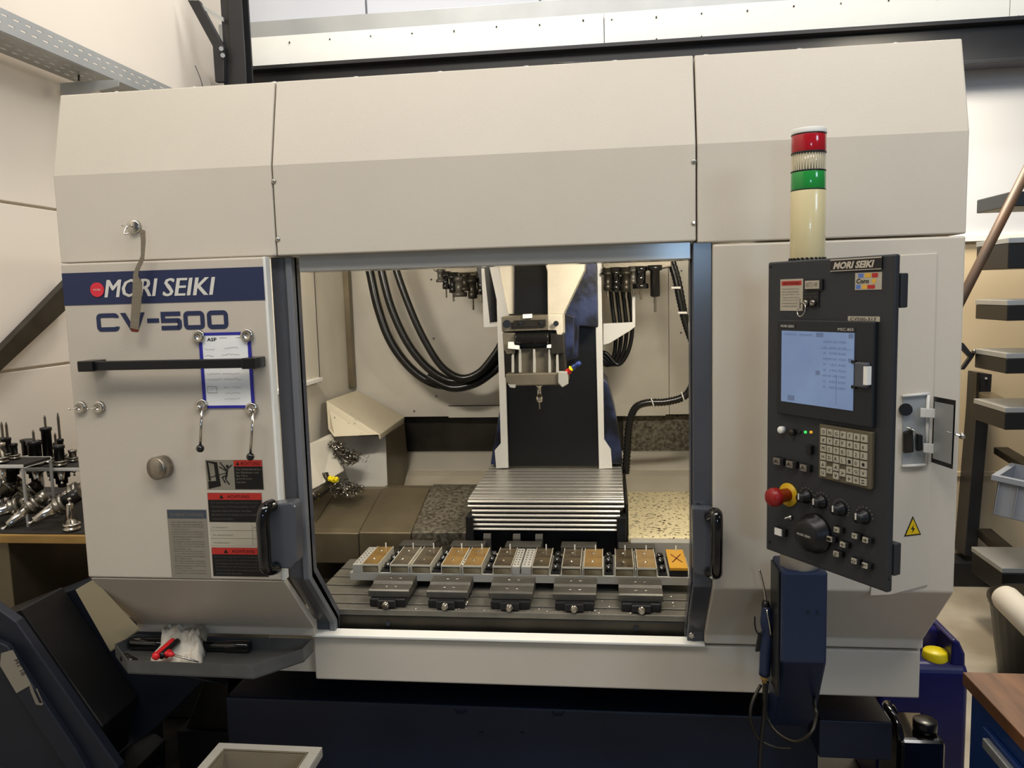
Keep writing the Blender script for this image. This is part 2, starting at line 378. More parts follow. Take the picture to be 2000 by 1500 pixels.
MB().tube([at(1770, 835, y=YF-.018), at(1780, 838, y=YF-.02), at(1796, 848, y=YF-.02)], .002, 6).build('latch_lever', 'chrome', op)
fh = [at(1824, 774, y=1.655), at(1819, 902, y=1.655), at(1861, 916, y=1.60), at(1867, 782, y=1.60)]
fc = sum(fh, Vector())/4
fl = MB().prism(fh, (-.0012, -.0022, 0)).build('flap_door', 'black_rubber', mc)
fi = [fc+(p-fc)*.86+Vector((-.002, -.004, 0)) for p in fh]
MB().prism(fi, (-.0006, -.001, 0)).build('inner_plate', 'galv', fl)
MB().slab([(1798, 797), (1829, 799), (1829, 817), (1798, 815)], 1.645, .004).build('hinge', 'lamp_strip', fl, .001)
MB().slab([(1804, 866), (1833, 868), (1833, 887), (1804, 884)], 1.645, .004).build('hinge', 'lamp_strip', fl, .001)
MB().cyl(at(1866, 848, y=1.6), at(1875, 851, y=1.6), .0025, n=8).ball(at(1879, 852, y=1.6), .0062).build('knob', 'chrome', fl)
MB().tube([at(1849, 843, y=1.588), at(1860, 847, y=1.588)], .0014, 6, 1).build('latch_pin', 'galv', fl)
# lightning warning triangle
tr = [at(1783, 1008, y=YF-.005), at(1799, 1044, y=YF-.005), at(1766, 1048, y=YF-.005)]; tcn = sum(tr, Vector())/3
m = MB().prism(tr, (0, .0008, 0)); m.mi = 1; m.prism([tcn+(p-tcn)*.8+Vector((0, -.0008, 0)) for p in tr], (0, .0007, 0)); m.mi = 0
c = tcn+Vector((0, -.0014, .001)); m.prism([c+Vector((.002, 0, .009)), c+Vector((-.004, 0, -.001)), c+Vector((0, 0, -.001)), c+Vector((-.002, 0, -.009)), c+Vector((.004, 0, .001)), c+Vector((0, 0, .001))], (0, .0005, 0))
m.build('high_voltage_sign', ['black_print', 'sign_yellow'], mc)
# bottom skirt and sill
sk = MB().box(-.735, XR-.004, YS, YS+.02, ZS0, ZS1-.006).build('skirt_panel', 'cream_paint', mc, .004)
MB().box(-.735, .21, YS-.012, YS+.03, ZS1-.004, ZS1+.003).build('sill', 'white', mc, .002)
MB().box(-.86, -.74, YS+.02, YS+.04, ZS0+.01, ZS1+.02).build('lower_panel', 'cream_paint', mc)
MB().box(XL+.02, XR-.02, YS+.04, 3.1, ZS0+.01, ZS0+.03).build('drip_pan', 'black_plastic', mc)

# sliding door, drawn back to the left
YD = 1.64; xd0, xd1 = -1.193, -.7265
dz1 = at(300, 509, y=YD).z
door = MB().box(xd0, xd1, YD, YD+.022, .985, dz1).build('sliding_door', 'cream_door', mc, .004)
MB().box(xd1-.003, xd1+.004, YD+.001, YD+.024, .985, dz1).build('edge_strip', 'white', door, .001)
MB().xprism([(YD, .983), (YD+.02, .983), (1.82, .815), (1.82, .785), (1.80, .785), (1.80, .806)], xd0+.004, xd1+.002).build('lower_flap', 'cream_door', door, .003)
# wedge-shaped guard at the foot of the door, left
gq = [at(183, 1131, y=1.655), at(147, 1152, y=1.70), at(215, 1272, y=1.84), at(272, 1228, y=1.80)]
a_, b_, c_ = gq[:3]; n_ = (b_-a_).cross(c_-a_); v_ = gq[3]-Vector((0, 0, H)); gq[3] = Vector((0, 0, H))+v_*((a_-Vector((0, 0, H))).dot(n_)/v_.dot(n_))
MB().prism(gq, (-.003, .010, -.006)).build('side_guard', 'guard_cream', door, .001)
# banner, letters
def PD(px, py, d=0.0): return at(px, py, y=YD-d)
b0, b1 = PD(124, 597, .001), PD(514, 530, .001)
ban = MB().box(xd0+.002, b1.x, YD-.001, YD, at(300, 592, y=YD).z, at(300, 528, y=YD).z)
ban.mi = 1
def band_text(mb, st, a, b, h, **k):
    """letters between two pixel columns on the door: a lower-left and b lower-right"""
    A, B = PD(*a), PD(*b); z = (A.z+B.z)/2; A.z = z
    for i in (-2, -1, 0, 1, 2): mb.text(st, (A.x+i*.0007, YD-.0012, z), U, V, B.x-A.x, h, off=.0004+.0001*(i+2), **k)
hM = PD(250, 545).z-PD(250, 580).z
band_text(ban, 'MORI', (206, 581), (303, 579), hM, shear=.22, fitw=True)
band_text(ban, 'SEIKI', (319, 579), (415, 576), hM, shear=.22, fitw=True)
ban.build('brand_banner', ['navy_print', 'white_print'], door)
c = PD(191, 566); rd = MB().cyl((c.x, YD-.001, c.z), (c.x, YD-.003, c.z), .0158, n=28); rd.mi = 1
rd.text('MORI', (c.x-.008, YD-.003, c.z-.002), U, V, .016, .004, fitw=True); rd.build('brand_dot', ['dot_red', 'white_print'], door)
# the CV-500 lettering, stroke by stroke
cv = MB(); g0, g1 = PD(190, 648), PD(446, 606); z0, z1 = PD(318, 645).z, PD(318, 609).z; hh = z1-z0; t = hh*.24
def rr(x0, x1, za, zb, r, n=4):
    p = []
    for cx, cz, a0 in ((x1-r, zb-r, 0), (x0+r, zb-r, 90), (x0+r, za+r, 180), (x1-r, za+r, 270)):
        for k in range(n+1): a = math.radians(a0+90*k/n); p.append((cx+r*math.cos(a), cz+r*math.sin(a)))
    return p
def ring(mb, x0, x1, za, zb, r, t, y, skip=()):
    o = rr(x0, x1, za, zb, r); i = rr(x0+t, x1-t, za+t, zb-t, max(r-t, .001)); n = len(o)
    for k in range(n):
        if k in skip: continue
        k2 = (k+1) % n; mb.prism([(o[k][0], y, o[k][1]), (o[k2][0], y, o[k2][1]), (i[k2][0], y, i[k2][1]), (i[k][0], y, i[k][1])], (0, .0006, 0))
def gx(p): return PD(p, 627).x
def bar(xa, xb, za, zb): cv.box(xa, xb, YD-.001, YD-.0004, za, zb)
y_ = YD-.001
ring(cv, gx(189), gx(233), z0, z1, hh*.26, t, y_, skip=(19,))
cv.prism([(gx(236), y_, z1), (gx(246), y_, z1), (gx(262), y_, z0+.006), (gx(274), y_, z1), (gx(284), y_, z1), (gx(269), y_, z0), (gx(255), y_, z0)], (0, .0006, 0))
bar(gx(288), gx(311), z0+hh*.42, z0+hh*.66)
a, b = gx(315), gx(355)
bar(a, b-.002, z1-t, z1); bar(a, a+t, z0+hh*.64-t, z1-t-.0001)
ring(cv, a, b, z0, z0+hh*.64, hh*.2, t, y_, skip=(4, 5, 6, 7, 8, 9, 10, 11, 12, 13, 14)); bar(a, b-hh*.2-.0001, z0, z0+t); bar(a+t+.0001, b-hh*.2-.0001, z0+hh*.64-t, z0+hh*.64)
for a, b in ((359, 400), (405, 446)): ring(cv, gx(a), gx(b), z0, z1, hh*.26, t, y_)
cv.build('model_lettering', 'navy_print', door)
# stickers
def sticker(name, q, mats, fn, parent=door, y=YD):
    """q = pixel corners: left, top, right, bottom at the sticker's middle lines"""
    x0, x1 = at(q[0], (q[1]+q[3])/2, y=y).x, at(q[2], (q[1]+q[3])/2, y=y).x; zt_, zb_ = at((q[0]+q[2])/2, q[1], y=y).z, at((q[0]+q[2])/2, q[3], y=y).z
    m = MB().box(x0, x1, y-.0008, y, zb_, zt_); fn(m, x0, x1, zb_, zt_, y-.0008); return m.build(name, mats, parent)
def lines(m, ls, x0, x1, zt_, zb_, y, hfrac=.6):
    n = len(ls); dz = (zt_-zb_)/n
    L_ = max(len(l) for l in ls)
    for i, l in enumerate(ls):
        if l: m.text(l, (x0, y, zt_-dz*(i+1)+dz*(1-hfrac)/2), U, V, (x1-x0)*min(1, len(l)/L_*1.02), dz*hfrac, fitw=True)
def st1(m, x0, x1, za, zb, y):
    w = x1-x0; h = zb-za; xm = x0+w*.5
    m.mi = 1; m.box(xm, x1-.001, y-.0004, y, zb-h*.22, zb-.001)
    m.mi = 2; m.box(xm, x1-.001, y-.0004, y, za+.001, zb-h*.22)
    P = lambda a, b: (x0+w*a, y-.0004, za+h*b)
    m.prism([P(.02, .97), P(.21, .92), P(.24, .30), P(.17, .30), P(.15, .86), P(.05, .92), P(.08, .30), P(.04, .30)], (0, .0004, 0))
    m.prism([P(.03, .28), P(.24, .30), P(.25, .12), P(.03, .02)], (0, .0004, 0))
    for a, b, r in ((P(.08, .42), P(.38, .58), .0008), (P(.26, .92), P(.37, .66), .0013), (P(.24, .78), P(.37, .62), .0011), (P(.38, .7), P(.47, .84), .0012),
                    (P(.385, .7), P(.36, .48), .002), (P(.36, .48), P(.28, .42), .0015), (P(.28, .42), P(.33, .24), .0013), (P(.37, .48), P(.34, .36), .0015), (P(.34, .36), P(.4, .18), .0013)): m.tube([a, b], r, 5, 1)
    m.cyl(Vector(P(.385, .79)), Vector(P(.385, .79))-Vector((0, .0004, 0)), .0032, n=10)
    m.mi = 2; m.text('ACHTUNG', P(.62, .82), U, V, w*.34, h*.12, fitw=True)
    m.prism([P(.54, .82), P(.60, .82), P(.57, .94)], (0, -.0003, 0))
    m.mi = 3; lines(m, ['Vor Inbetriebnahme', 'der Maschine muß', 'die Türe', 'geschlossen', 'werden.'], x0+w*.53, x1-w*.03, zb-h*.26, za+h*.2, y-.0005)
sticker('warning_sticker', (403, 898, 514, 956), ['sticker_grey', 'red_print', 'black_print', 'faint_print'], st1)
def st2(ls):
    def fn(m, x0, x1, za, zb, y):
        w = x1-x0; h = zb-za
        m.mi = 1; m.box(x0+.001, x1-.001, y-.0004, y, zb-h*.24, zb-.001)
        m.mi = 2; m.box(x0+.001, x1-.001, y-.0004, y, za+.001, zb-h*.24)
        m.prism([(x0+w*.22, y-.0006, zb-h*.2), (x0+w*.30, y-.0006, zb-h*.2), (x0+w*.26, y-.0006, zb-h*.06)], (0, .0002, 0))
        m.text('ACHTUNG', (x0+w*.37, y-.0005, zb-h*.18), U, V, w*.4, h*.1, fitw=True)
        m.mi = 3; lines(m, ls, x0+w*.06, x1-w*.06, zb-h*.27, za+h*.05, y-.0005, .5)
    return fn
sticker('warning_sticker', (407, 962, 513, 1020), ['sticker_grey', 'red_print', 'black_print', 'dim_print'],
        st2(['Die maximal zulässige Drehzahl von', 'Werkzeug und Werkzeughalter darf', 'niemals überschritten werden.', 'BEI MISSACHTUNG KANN ES ZU SCHWEREN', 'UNFÄLLEN KOMMEN']))
def st3(m, x0, x1, za, zb, y):
    w = x1-x0; h = zb-za; m.mi = 1
    for f in (.33, .68): m.box(x0+.002, x1-.002, y-.0003, y, za+h*f, za+h*f+.0004)
    m.box(x0+w*.8, x0+w*.804, y-.0003, y, za+.002, zb-.002)
    for f, s_ in ((.8, 'MAX. SPINDELDREHZAHL'), (.46, 'MAX. WERKZEUGDURCHMESSER'), (.12, 'MAX. WERKZEUGGEWICHT')): m.text(s_, (x0+w*.06, y-.0004, za+h*f), U, V, w*.6, .0022)
    m.text('12000', (x0+w*.83, y-.0004, za+h*.8), U, V, w*.12, .0025)
sticker('spindle_data_plate', (411, 1022, 514, 1066), ['sticker_light', 'dim_print'], st3)
sticker('warning_sticker', (415, 1069, 524, 1126), ['sticker_grey', 'red_print', 'black_print', 'dim_print'],
        st2(['Es ist nicht gestattet, Verriegelungen', 'nach nicht vom Werk geöffnet werden.', 'Die Sicherheit in der Maschine muß', 'verhindert werden. Dieses geschieht durch', 'Verschließen der Verriegelungsschalter', 'während des Betriebes.']))
def st4(m, x0, x1, za, zb, y):
    w = x1-x0; h = zb-za; m.mi = 1; m.box(x0+.001, x1-.001, y-.0004, y, zb-h*.13, zb-.001)
    m.mi = 3; m.text('SICHERHEITSHINWEISE', (x0+w*.08, y-.0005, zb-h*.10), U, V, w*.84, h*.05, fitw=True)
    m.mi = 2
    words_ = 'vor dem Einschalten der Maschine alle Schutzhauben schließen und auf Werkzeuge und Spannmittel achten bei Arbeiten im Arbeitsraum Hauptschalter aus und gegen Wiedereinschalten sichern'.split()
    k = 0
    for i in range(22):
        ln = ''
        while len(ln) < (24 if i % 4 != 3 else 12): ln += words_[k % len(words_)]+' '; k += 1
        m.text(ln.strip(), (x0+w*.1, y-.0004, zb-h*(.19+i*.036)), U, V, w*(.8 if i % 4 != 3 else .45), h*.018, fitw=True)
sticker('safety_plate', (331, 995, 408, 1127), ['sticker_grey', 'sticker_head', 'dim_print', 'faint_print'], st4)

# door edge posts, following the bend of the front
def post(x0, x1, ya, name, z0=.787, mat_='grey_frame', ztop=ZJ, d=.03):
    return MB().xprism([(ya, ztop), (ya, ZB), (ya+.145, .81), (ya+.145, z0), (ya+.145+d, z0), (ya+.145+d, .815), (ya+d, .985), (ya+d, ztop)], x0, x1).build(name, mat_, mc, .002)
xq = [at(p, 800, y=1.69).x for p in (556, 576, 588)]+[at(601, 800, y=1.73).x]
post(xq[0]-.012, xq[1], 1.69, 'door_post'); post(xq[1], xq[2], 1.682, 'door_post', mat_='post_light'); post(xq[2], xq[3], 1.70, 'door_post')
xr = [at(1345, 800, y=1.73).x]+[at(p, 800, y=1.69).x for p in (1352, 1390)]
post(xr[0], xr[1], 1.70, 'door_post'); pr = post(xr[1], xr[2]-.001, 1.675, 'door_post')
MB().lathe([(.007, 0), (.007, .003), (.003, .003)], at(1351, 1240, y=1.81), (0, -1, 0), 12).build('hook_ring', 'chrome', pr)
# grips on their brackets
def grip(px0, px1, py0, py1, bx0, bx1, by0, by1, y):
    b = MB().slab([(bx0, by0+6), (bx1-8, by0), (bx1, by0+8), (bx1+2, by1-14), (bx1-8, by1), (bx0+12, by1-2), (bx0+4, by1-10)], y, .045).build('grip_bracket', 'grey_frame', mc, .004)
    a, c = at((px0+px1)/2, py0+14, y=y-.03), at((px0+px1)/2+6, py1-14, y=y-.03)
    rr_ = (at(px1, py0, y=y-.03).x-at(px0, py0, y=y-.03).x)/2; c.x = a.x+(c.x-a.x)
    MB().tube([a+Vector((.012, .028, .012)), a+Vector((.004, .008, .008)), a+Vector((0, 0, -.012)), (a+c)/2, c+Vector((0, 0, .012)), c+Vector((.004, .008, -.006)), c+Vector((.012, .028, -.01))], rr_, 14, 5).build('grip', 'black_gloss', b)
grip(500, 525, 990, 1122, 518, 576, 982, 1112, 1.60)
b = MB().slab([(1352, 992), (1392, 994), (1396, 1000), (1398, 1118), (1388, 1126), (1362, 1124), (1354, 1116)], 1.64, .03).build('grip_bracket', 'grey_frame', mc, .004)
MB().tube([at(1386, 1010, y=1.635), at(1398, 1003, y=1.61), at(1400, 1020, y=1.60), at(1400, 1060, y=1.60), at(1399, 1108, y=1.60), at(1398, 1120, y=1.61), at(1386, 1118, y=1.635)], .0125, 14, 5).build('grip', 'black_gloss', b)
MB().lathe([(.006, 0), (.005, .006), (.002, .007)], at(1364, 988, y=1.672), (0, -1, 0), 8).build('bolt', 'dark_steel', b)

# ------------------------------------------------------------------ inside the machine
XI0, XI1, YB = -1.03, .33, 3.1
wz = at(900, 815, y=YB).z
iw = MB().box(XI0, at(1306, 600, y=YB).x-.001, YB, YB+.02, wz, 2.03).build('inner_back_wall', 'cream_inside', mc)
MB().box(at(1306, 600, y=YB).x+.001, XI1, YB, YB+.02, wz, 2.03).build('inner_back_wall', 'cream_inside', mc)
zz = at(900, 793, y=YB).z
MB().box(at(876, 790, y=YB).x, at(990, 790, y=YB).x, YB-.003, YB, zz, zz+.0025).build('seam', 'black_plastic', iw)
MB().box(at(876, 790, y=YB).x, at(1300, 790, y=YB).x, YB-.006, YB-.0, wz, zz-.001).build('ledge_plate', 'cream_inside', iw)
for q in ((842, 546), (847, 661), (852, 774), (809, 803), (1331, 529), (1330, 650)):
    MB().cyl(at(*q, y=YB), at(*q, y=YB-.004), .0035, n=8).build('bolt', 'black_plastic', iw)
MB().box(XI0-.02, XI0, 1.84, YB, .80, 2.03).build('inner_side_wall', 'cream_inside', mc)
MB().box(XI1, XI1+.02, 1.84, YB, .80, 2.03).build('inner_side_wall', 'cream_inside', mc)
sp = at(620, 640, x=XI0+.006)
MB().box(XI0, XI0+.012, 2.0, at(619, 640, x=XI0+.012).y, at(615, 740, x=XI0).z, 2.03).build('inner_side_panel', 'cream_inside', mc, .002)
a = at(628, 740, x=XI0+.03); MB().box(XI0, XI0+.035, 2.0, a.y, a.z-.008, a.z+.006).build('ledge', 'lamp_strip', mc, .002)
a = at(678, 640, x=XI0+.02).y; MB().box(XI0, XI0+.02, YB-.05, YB-.012, at(690, 755, y=YB).z, 2.03).build('shaded_corner_strip', 'cover_metal', mc, .001)  # darker material puts the shadow of the corner fold into the strip's colour
# lower back: recess, chute slopes
zr = at(900, 878, y=3.15).z
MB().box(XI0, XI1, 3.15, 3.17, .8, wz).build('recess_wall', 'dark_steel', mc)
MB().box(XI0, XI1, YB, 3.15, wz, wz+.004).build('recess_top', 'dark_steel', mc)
c1, c2, c3 = at(900, 884, y=3.12), at(900, 918, y=2.98), at(900, 958, y=2.84)
MB().xprism([(3.15, c1.z), (3.12, c1.z), (c2.y, c2.z), (2.99, c2.z-.03), (3.15, c2.z-.03)], XI0, XI1).build('chute_plate', 'cream_inside', mc, .003)
MB().xprism([(c2.y, c2.z), (2.93, c2.z-.012), (c3.y, c3.z), (2.55, c3.z-.05), (2.55, c3.z-.09), (c2.y, c2.z-.05)], XI0, XI1).build('chute_plate', 'cream_cast', mc, .003)
MB().box(XI0, XI1, 1.85, 3.15, .70, .72).build('sump_floor', 'dark_steel', mc)
# telescopic covers of the long axis, left
xx = [XI0, -.943, -.782, -.613, -.44]
for i, (a, b) in enumerate(zip(xx[:-1], xx[1:])):
    k = .004*i; mt = 'cover_speckle' if i == 3 else 'cover_metal'
    MB().xprism([(2.35-k, .775+k), (2.35-k, .872+k), (2.37, .882+k), (2.62, .946+k), (2.66, .946+k), (2.66, .775+k)], a, b-.002).build('way_cover_plate', mt, mc, .003)
# right tray full of fine chips
a, b = at(1222, 960, z=.90), at(1345, 1048, z=.90)
MB().xprism([(2.26, .90), (2.80, .90), (2.80, .83), (2.26, .83)], .045, XI1).build('chip_shelf', 'tray_chips', mc, .008)
MB().box(.052, XI1, 2.225, 2.258, .80, .897).build('shelf_front', 'alu', mc, .003)
# sheet-metal hood in the left corner
hood = MB(); y0 = 2.78
hA = [at(637, 783, y=2.72), at(742, 849, y=2.64), at(652, 853, y=2.64), at(641, 838, y=2.68)]
top = [at(637, 783, y=2.72), at(697, 762, y=3.08), at(790, 814, y=3.08), at(742, 849, y=2.64)]
hood.prism(top, (0, 0, -.006)).prism(hA, (0, .006, 0)); hood.prism([at(742, 849, y=2.64), at(790, 814, y=3.08), at(790, 822, y=3.08), at(744, 858, y=2.645)], (-.006, 0, 0))
hood.build('hood', 'cream_speck', mc, .003)
MB().prism([at(598, 869, y=2.50), at(640, 849, y=2.66), at(649, 856, y=2.66), at(666, 922, y=2.58), at(630, 945, y=2.48), at(598, 962, y=2.40)], (.004, .02, 0)).build('side_deflector', 'cream_inside', mc, .003)
MB().prism([at(650, 853, y=2.78), at(754, 851, y=2.74), at(758, 964, y=2.66), at(690, 966, y=2.66), at(640, 930, y=2.76)], (0, .01, 0)).build('corner_box', 'header_grey', mc, .003)
MB().prism([at(754, 848, y=2.74), at(790, 824, y=3.05), at(797, 900, y=2.98), at(786, 952, y=2.84), at(758, 963, y=2.66)], (-.006, .006, 0)).build('corner_box', 'cover_metal', mc, .003)
def fitting(c, s_=1.0):
    m = MB()
    for k in range(3): m.lathe([(.008, 0), (.011, .004), (.008, .010)], c+Vector((.011*k, 0, -.002*k)), (1, -.2, -.2), 8)
    m.cyl(c, c+Vector((.018, -.01, -.006)), .006, n=8).cyl(c+Vector((.02, 0, 0)), c+Vector((.018, 0, -.014)), .006, n=8)
    m.build('coolant_fitting', 'yellow', mc)
fitting(at(642, 934, y=2.50)); fitting(at(604, 966, y=2.40))
MB().tube([at(632, 925, y=2.52), at(636, 950, y=2.50), at(620, 965, y=2.42), at(608, 970, y=2.38)], .016, 10).build('drain_pipe', 'dark_steel', mc)
def swarf(name, c, ext, n, parent, r=.006):
    m = MB()
    for i in range(n):
        a = random.random(); p = c+Vector((random.gauss(0, ext[0]), random.gauss(0, ext[1]), abs(random.gauss(0, ext[2])))); q = Vector((random.uniform(-1, 1), random.uniform(-1, 1), random.uniform(-1, 1))).normalized()
        u = q.orthogonal().normalized(); w = q.cross(u); L_ = random.uniform(3, 8); R_ = random.uniform(.4, 1)*r; vs = []; fs = []; st = 8
        for k in range(st):
            t_ = L_*k/st; e = p+(u*math.cos(t_)+w*math.sin(t_))*R_+q*(R_*.25*t_); vs += [e, e+q*R_*.5]
        for k in range(st-1): fs.append((2*k, 2*k+1, 2*k+3, 2*k+2))
        m.add(vs, fs)
    return m.build(name, 'steel', parent, kind='stuff')
for q, e, n in (((656, 872), .010, 120), ((666, 888), .014, 200), ((682, 902), .016, 200), ((690, 892), .008, 60)): swarf('swarf', at(*q, y=2.62), (e, .012, e*.8), n, mc, .008)
for q, e, n in (((668, 964), .022, 240), ((688, 962), .014, 140)): swarf('swarf', at(*q, y=2.52), (e, .02, e*.7), n, mc, .008)
# hoses
def hose(name, pts, y, r, parent=mc, m_='black_rubber', ridge=0, sub=8):
    ys = y if isinstance(y, (list, tuple)) else [y]*len(pts)
    return MB().tube([at(*p, y=yy) for p, yy in zip(pts, ys)], r, 12, sub, ridge).build(name, m_, parent)
hose('hose', [(708, 470), (722, 528), (738, 600), (762, 665), (800, 717), (845, 748), (895, 753), (940, 738), (975, 700), (990, 660)], 2.95, .0165)
hose('hose', [(735, 470), (745, 528), (764, 600), (795, 668), (835, 718), (880, 744), (925, 736), (962, 708), (985, 680), (996, 640)], 2.92, .0150)
hose('hose', [(762, 470), (774, 527), (800, 600), (828, 662), (862, 715), (900, 738), (935, 728), (962, 698), (980, 668), (990, 630)], 2.89, .0135)
hose('hose', [(835, 735), (880, 757), (925, 750), (960, 728), (990, 700)], 2.93, .016)
hose('corrugated_hose', [(1365, 705), (1352, 752), (1335, 775), (1300, 785), (1262, 787), (1240, 798), (1229, 830), (1225, 880), (1222, 925)], 2.70, .0125, ridge=.0016, sub=14)
hose('corrugated_hose', [(1303, 495), (1318, 540), (1326, 580), (1335, 620), (1346, 655), (1360, 690)], 2.72, .0105, ridge=.001, sub=12)
hose('corrugated_hose', [(1310, 495), (1326, 548), (1336, 600), (1345, 640), (1358, 680)], 2.74, .0085, ridge=.001, sub=12)
for q in ((1320, 562), (1333, 611)): MB().cyl(at(q[0]-9, q[1], y=2.70), at(q[0]+9, q[1], y=2.70), .004, n=8).build('cable_tie', 'lamp_strip', mc)
for q in ((1275, 787), (1334, 775)): MB().tube([at(q[0]-3, q[1]-9, y=2.685), at(q[0]+3, q[1]+10, y=2.685)], .0022, 6, 1).build('cable_tie', 'lamp_strip', mc)
for k, dx in enumerate((0, 12, 24, 36)):
    hose('cable', [(1190+dx*.9, 540), (1196+dx, 600), (1202+dx*.9, 650), (1200+dx*.7, 690), (1190+dx*.45, 712), (1176+dx*.2, 708-dx*.5), (1166, 690)], 2.86-.01*k, .0075)
# tool magazines
def toolholder(c, s_, kind, parent, name='tool_holder'):
    """hangs downwards from c"""
    P = {'nut': [(.016, 0), (.016, .010), (.019, .012), (.019, .018), (.011, .02), (.011, .045), (.013, .047), (.013, .062), (.007, .064)],
         'long': [(.018, 0), (.018, .012), (.012, .014), (.012, .075), (.010, .078)],
         'wide': [(.02, 0), (.02, .014), (.016, .016), (.016, .05), (.024, .052), (.024, .066)]}[kind]
    o = MB().lathe([(r*s_, h*s_) for r, h in P], c, (0, 0, -1), 14).build(name, random.choice(['wet_steel', 'dark_steel', 'black_rubber', 'black_gloss']), parent)
    e = c+Vector((0, 0, -P[-1][1]*s_)); return o, e
def magazine(x0, x1, py, y, specs):
    p = MB().slab([(x0, py), (x1, py-4), (x1, py+13), (x1-22, py+17), (x0+14, py+22), (x0, py+14)], y, .12).build('tool_magazine', 'cast_grey', mc, .004)
    for px, py_, kind, s_, cut in specs:
        o, e = toolholder(at(px, py_, y=y-.01), s_, kind, p)
        if cut: MB().cyl(e, e+Vector((0, 0, -cut)), .0032*s_, n=8).build('cutter', 'steel', p)
    return p
magazine(846, 990, 514, 2.85, [(870, 530, 'nut', 1.0, .03), (884, 532, 'nut', 1.15, .03), (897, 540, 'wide', 1.1, 0), (908, 534, 'wide', .95, .0), (922, 538, 'nut', 1.3, .04), (939, 530, 'nut', 1.3, .02), (860, 526, 'wide', .7, 0), (948, 536, 'long', 1.3, .02)])
rm = magazine(1176, 1312, 508, 2.66, [(1186, 524, 'nut', 1.15, .02), (1202, 522, 'nut', 1.25, 0), (1222, 522, 'nut', 1.25, .02), (1251, 520, 'wide', 1.1, .035), (1279, 518, 'long', 1.3, .05), (1236, 520, 'nut', .9, .03)])
m = MB(); c0 = at(1277, 556, y=2.65)
for k in range(26):
    t_ = k*.9; m.tube([c0+Vector((.0035*math.cos(t_), .0035*math.sin(t_), -.0022*k)), c0+Vector((.0035*math.cos(t_+.9), .0035*math.sin(t_+.9), -.0022*(k+1)))], .0018, 5, 1)
m.build('twist_drill', 'chrome', rm)
MB().slab([(1178, 632), (1240, 629), (1241, 638), (1232, 645), (1190, 671), (1178, 674)], 2.72, .006).build('hose_bracket', 'lamp_strip', mc, .002)
MB().slab([(1234, 530), (1240, 530), (1241, 632), (1235, 632)], 2.72, .02).build('hose_bracket', 'lamp_strip', mc, .001)
m = MB().slab([(940, 524), (946, 524), (957, 632), (975, 630), (976, 638), (945, 640)], 2.74, .01); m.build('magazine_bracket', 'lamp_strip', mc, .001)
MB().slab([(930, 522), (974, 518), (974, 628), (955, 630)], 2.80, .02).build('magazine_guard', 'black_plastic', mc, .002)
# column with its black apron between pale guide strips
yc = 2.66
MB().slab([(985, 500), (1165, 495), (1181, 910), (990, 910)], yc+.012, .02).build('apron', 'black_rubber', mc)
MB().slab([(970, 588), (984, 588), (993, 914), (969, 915), (966, 880), (978, 866)], yc, .012).build('guide_strip', 'lamp_strip', mc, .0015)
MB().slab([(1160, 505), (1174, 505), (1180, 858), (1193, 878), (1196, 915), (1170, 916)], yc, .012).build('guide_strip', 'lamp_strip', mc, .0015)
MB().slab([(954, 512), (971, 510), (997, 612), (986, 625), (972, 620), (970, 586)], yc-.02, .03).build('guide_strip', 'lamp_strip', mc, .0015)
MB().slab([(1098, 515), (1166, 512), (1168, 640), (1131, 637), (1128, 700), (1100, 708)], 2.55, .09).build('column_casting', 'blue_cast', mc, .004)
MB().slab([(1174, 735), (1187, 748), (1200, 800), (1212, 868), (1216, 906), (1174, 908)], yc+.03, .20).build('column_casting', 'blue_cast', mc, .004)
MB().slab([(978, 790), (962, 880), (958, 908), (990, 908)], yc+.03, .20).build('column_casting', 'blue_cast', mc, .004)
# spindle head
sh = MB().slab([(1062, 505), (1143, 505), (1141, 528), (1101, 612), (1101, 628), (1070, 632), (1069, 530)], 2.42, .18).build('spindle_head', 'cream_cast', mc, .003)
MB().slab([(972, 510), (1004, 510), (1004, 614), (992, 614)], 2.46, .15).build('cheek', 'cream_cast', sh, .003)
MB().slab([(1003, 505), (1066, 505), (1069, 530), (1070, 618), (1004, 616)], 2.45, .10).build('dark_cover', 'black_rubber', sh, .002)
yh = 2.30
MB().slab([(979, 619), (1070, 616), (1070, 645), (980, 648)], yh, .16).build('motor_block', 'cast_grey', sh, .002)
MB().slab([(1070, 614), (1098, 614), (1099, 655), (1088, 655), (1086, 645), (1070, 645)], yh, .14).build('corner_block', 'cream_cast', sh, .002)
MB().slab([(1003, 626), (1066, 624), (1066, 637), (1003, 639)], yh-.008, .01).build('name_plate', 'dark_steel', sh, .001)
for q, r in (((990, 633), .012), ((1086, 632), .008), ((1017, 631), .005), ((1057, 630), .005)):
    MB().cyl(at(*q, y=yh-.0085), at(*q, y=yh-.012), r, n=14).build('plug', 'black_plastic', sh)
MB().slab([(1021, 614), (1039, 613), (1039, 621), (1021, 622)], yh-.006, .01).build('white_label', 'white', sh)
MB().slab([(982, 648), (1100, 645), (1104, 735), (986, 738)], yh+.05, .12).build('head_core', 'dark_steel', sh, .002)
a, b = at(1007, 661, y=yh), at(1072, 660, y=yh)
MB().tube([a+(b-a)*(k/26) for k in range(27)], .0155, 14, 1, ridge=.0012).build('bellows', 'black_rubber', sh)
MB().slab([(981, 650), (1006, 650), (1006, 690), (990, 692), (983, 680)], yh, .05).build('left_block', 'cast_grey', sh, .002)
MB().slab([(1074, 652), (1100, 650), (1101, 690), (1076, 692)], yh, .05).build('right_block', 'dark_steel', sh, .002)
MB().slab([(992, 668), (1004, 668), (1004, 674), (1014, 675), (1014, 683), (992, 681)], yh-.01, .02).build('sensor_clip', 'white', sh, .001)
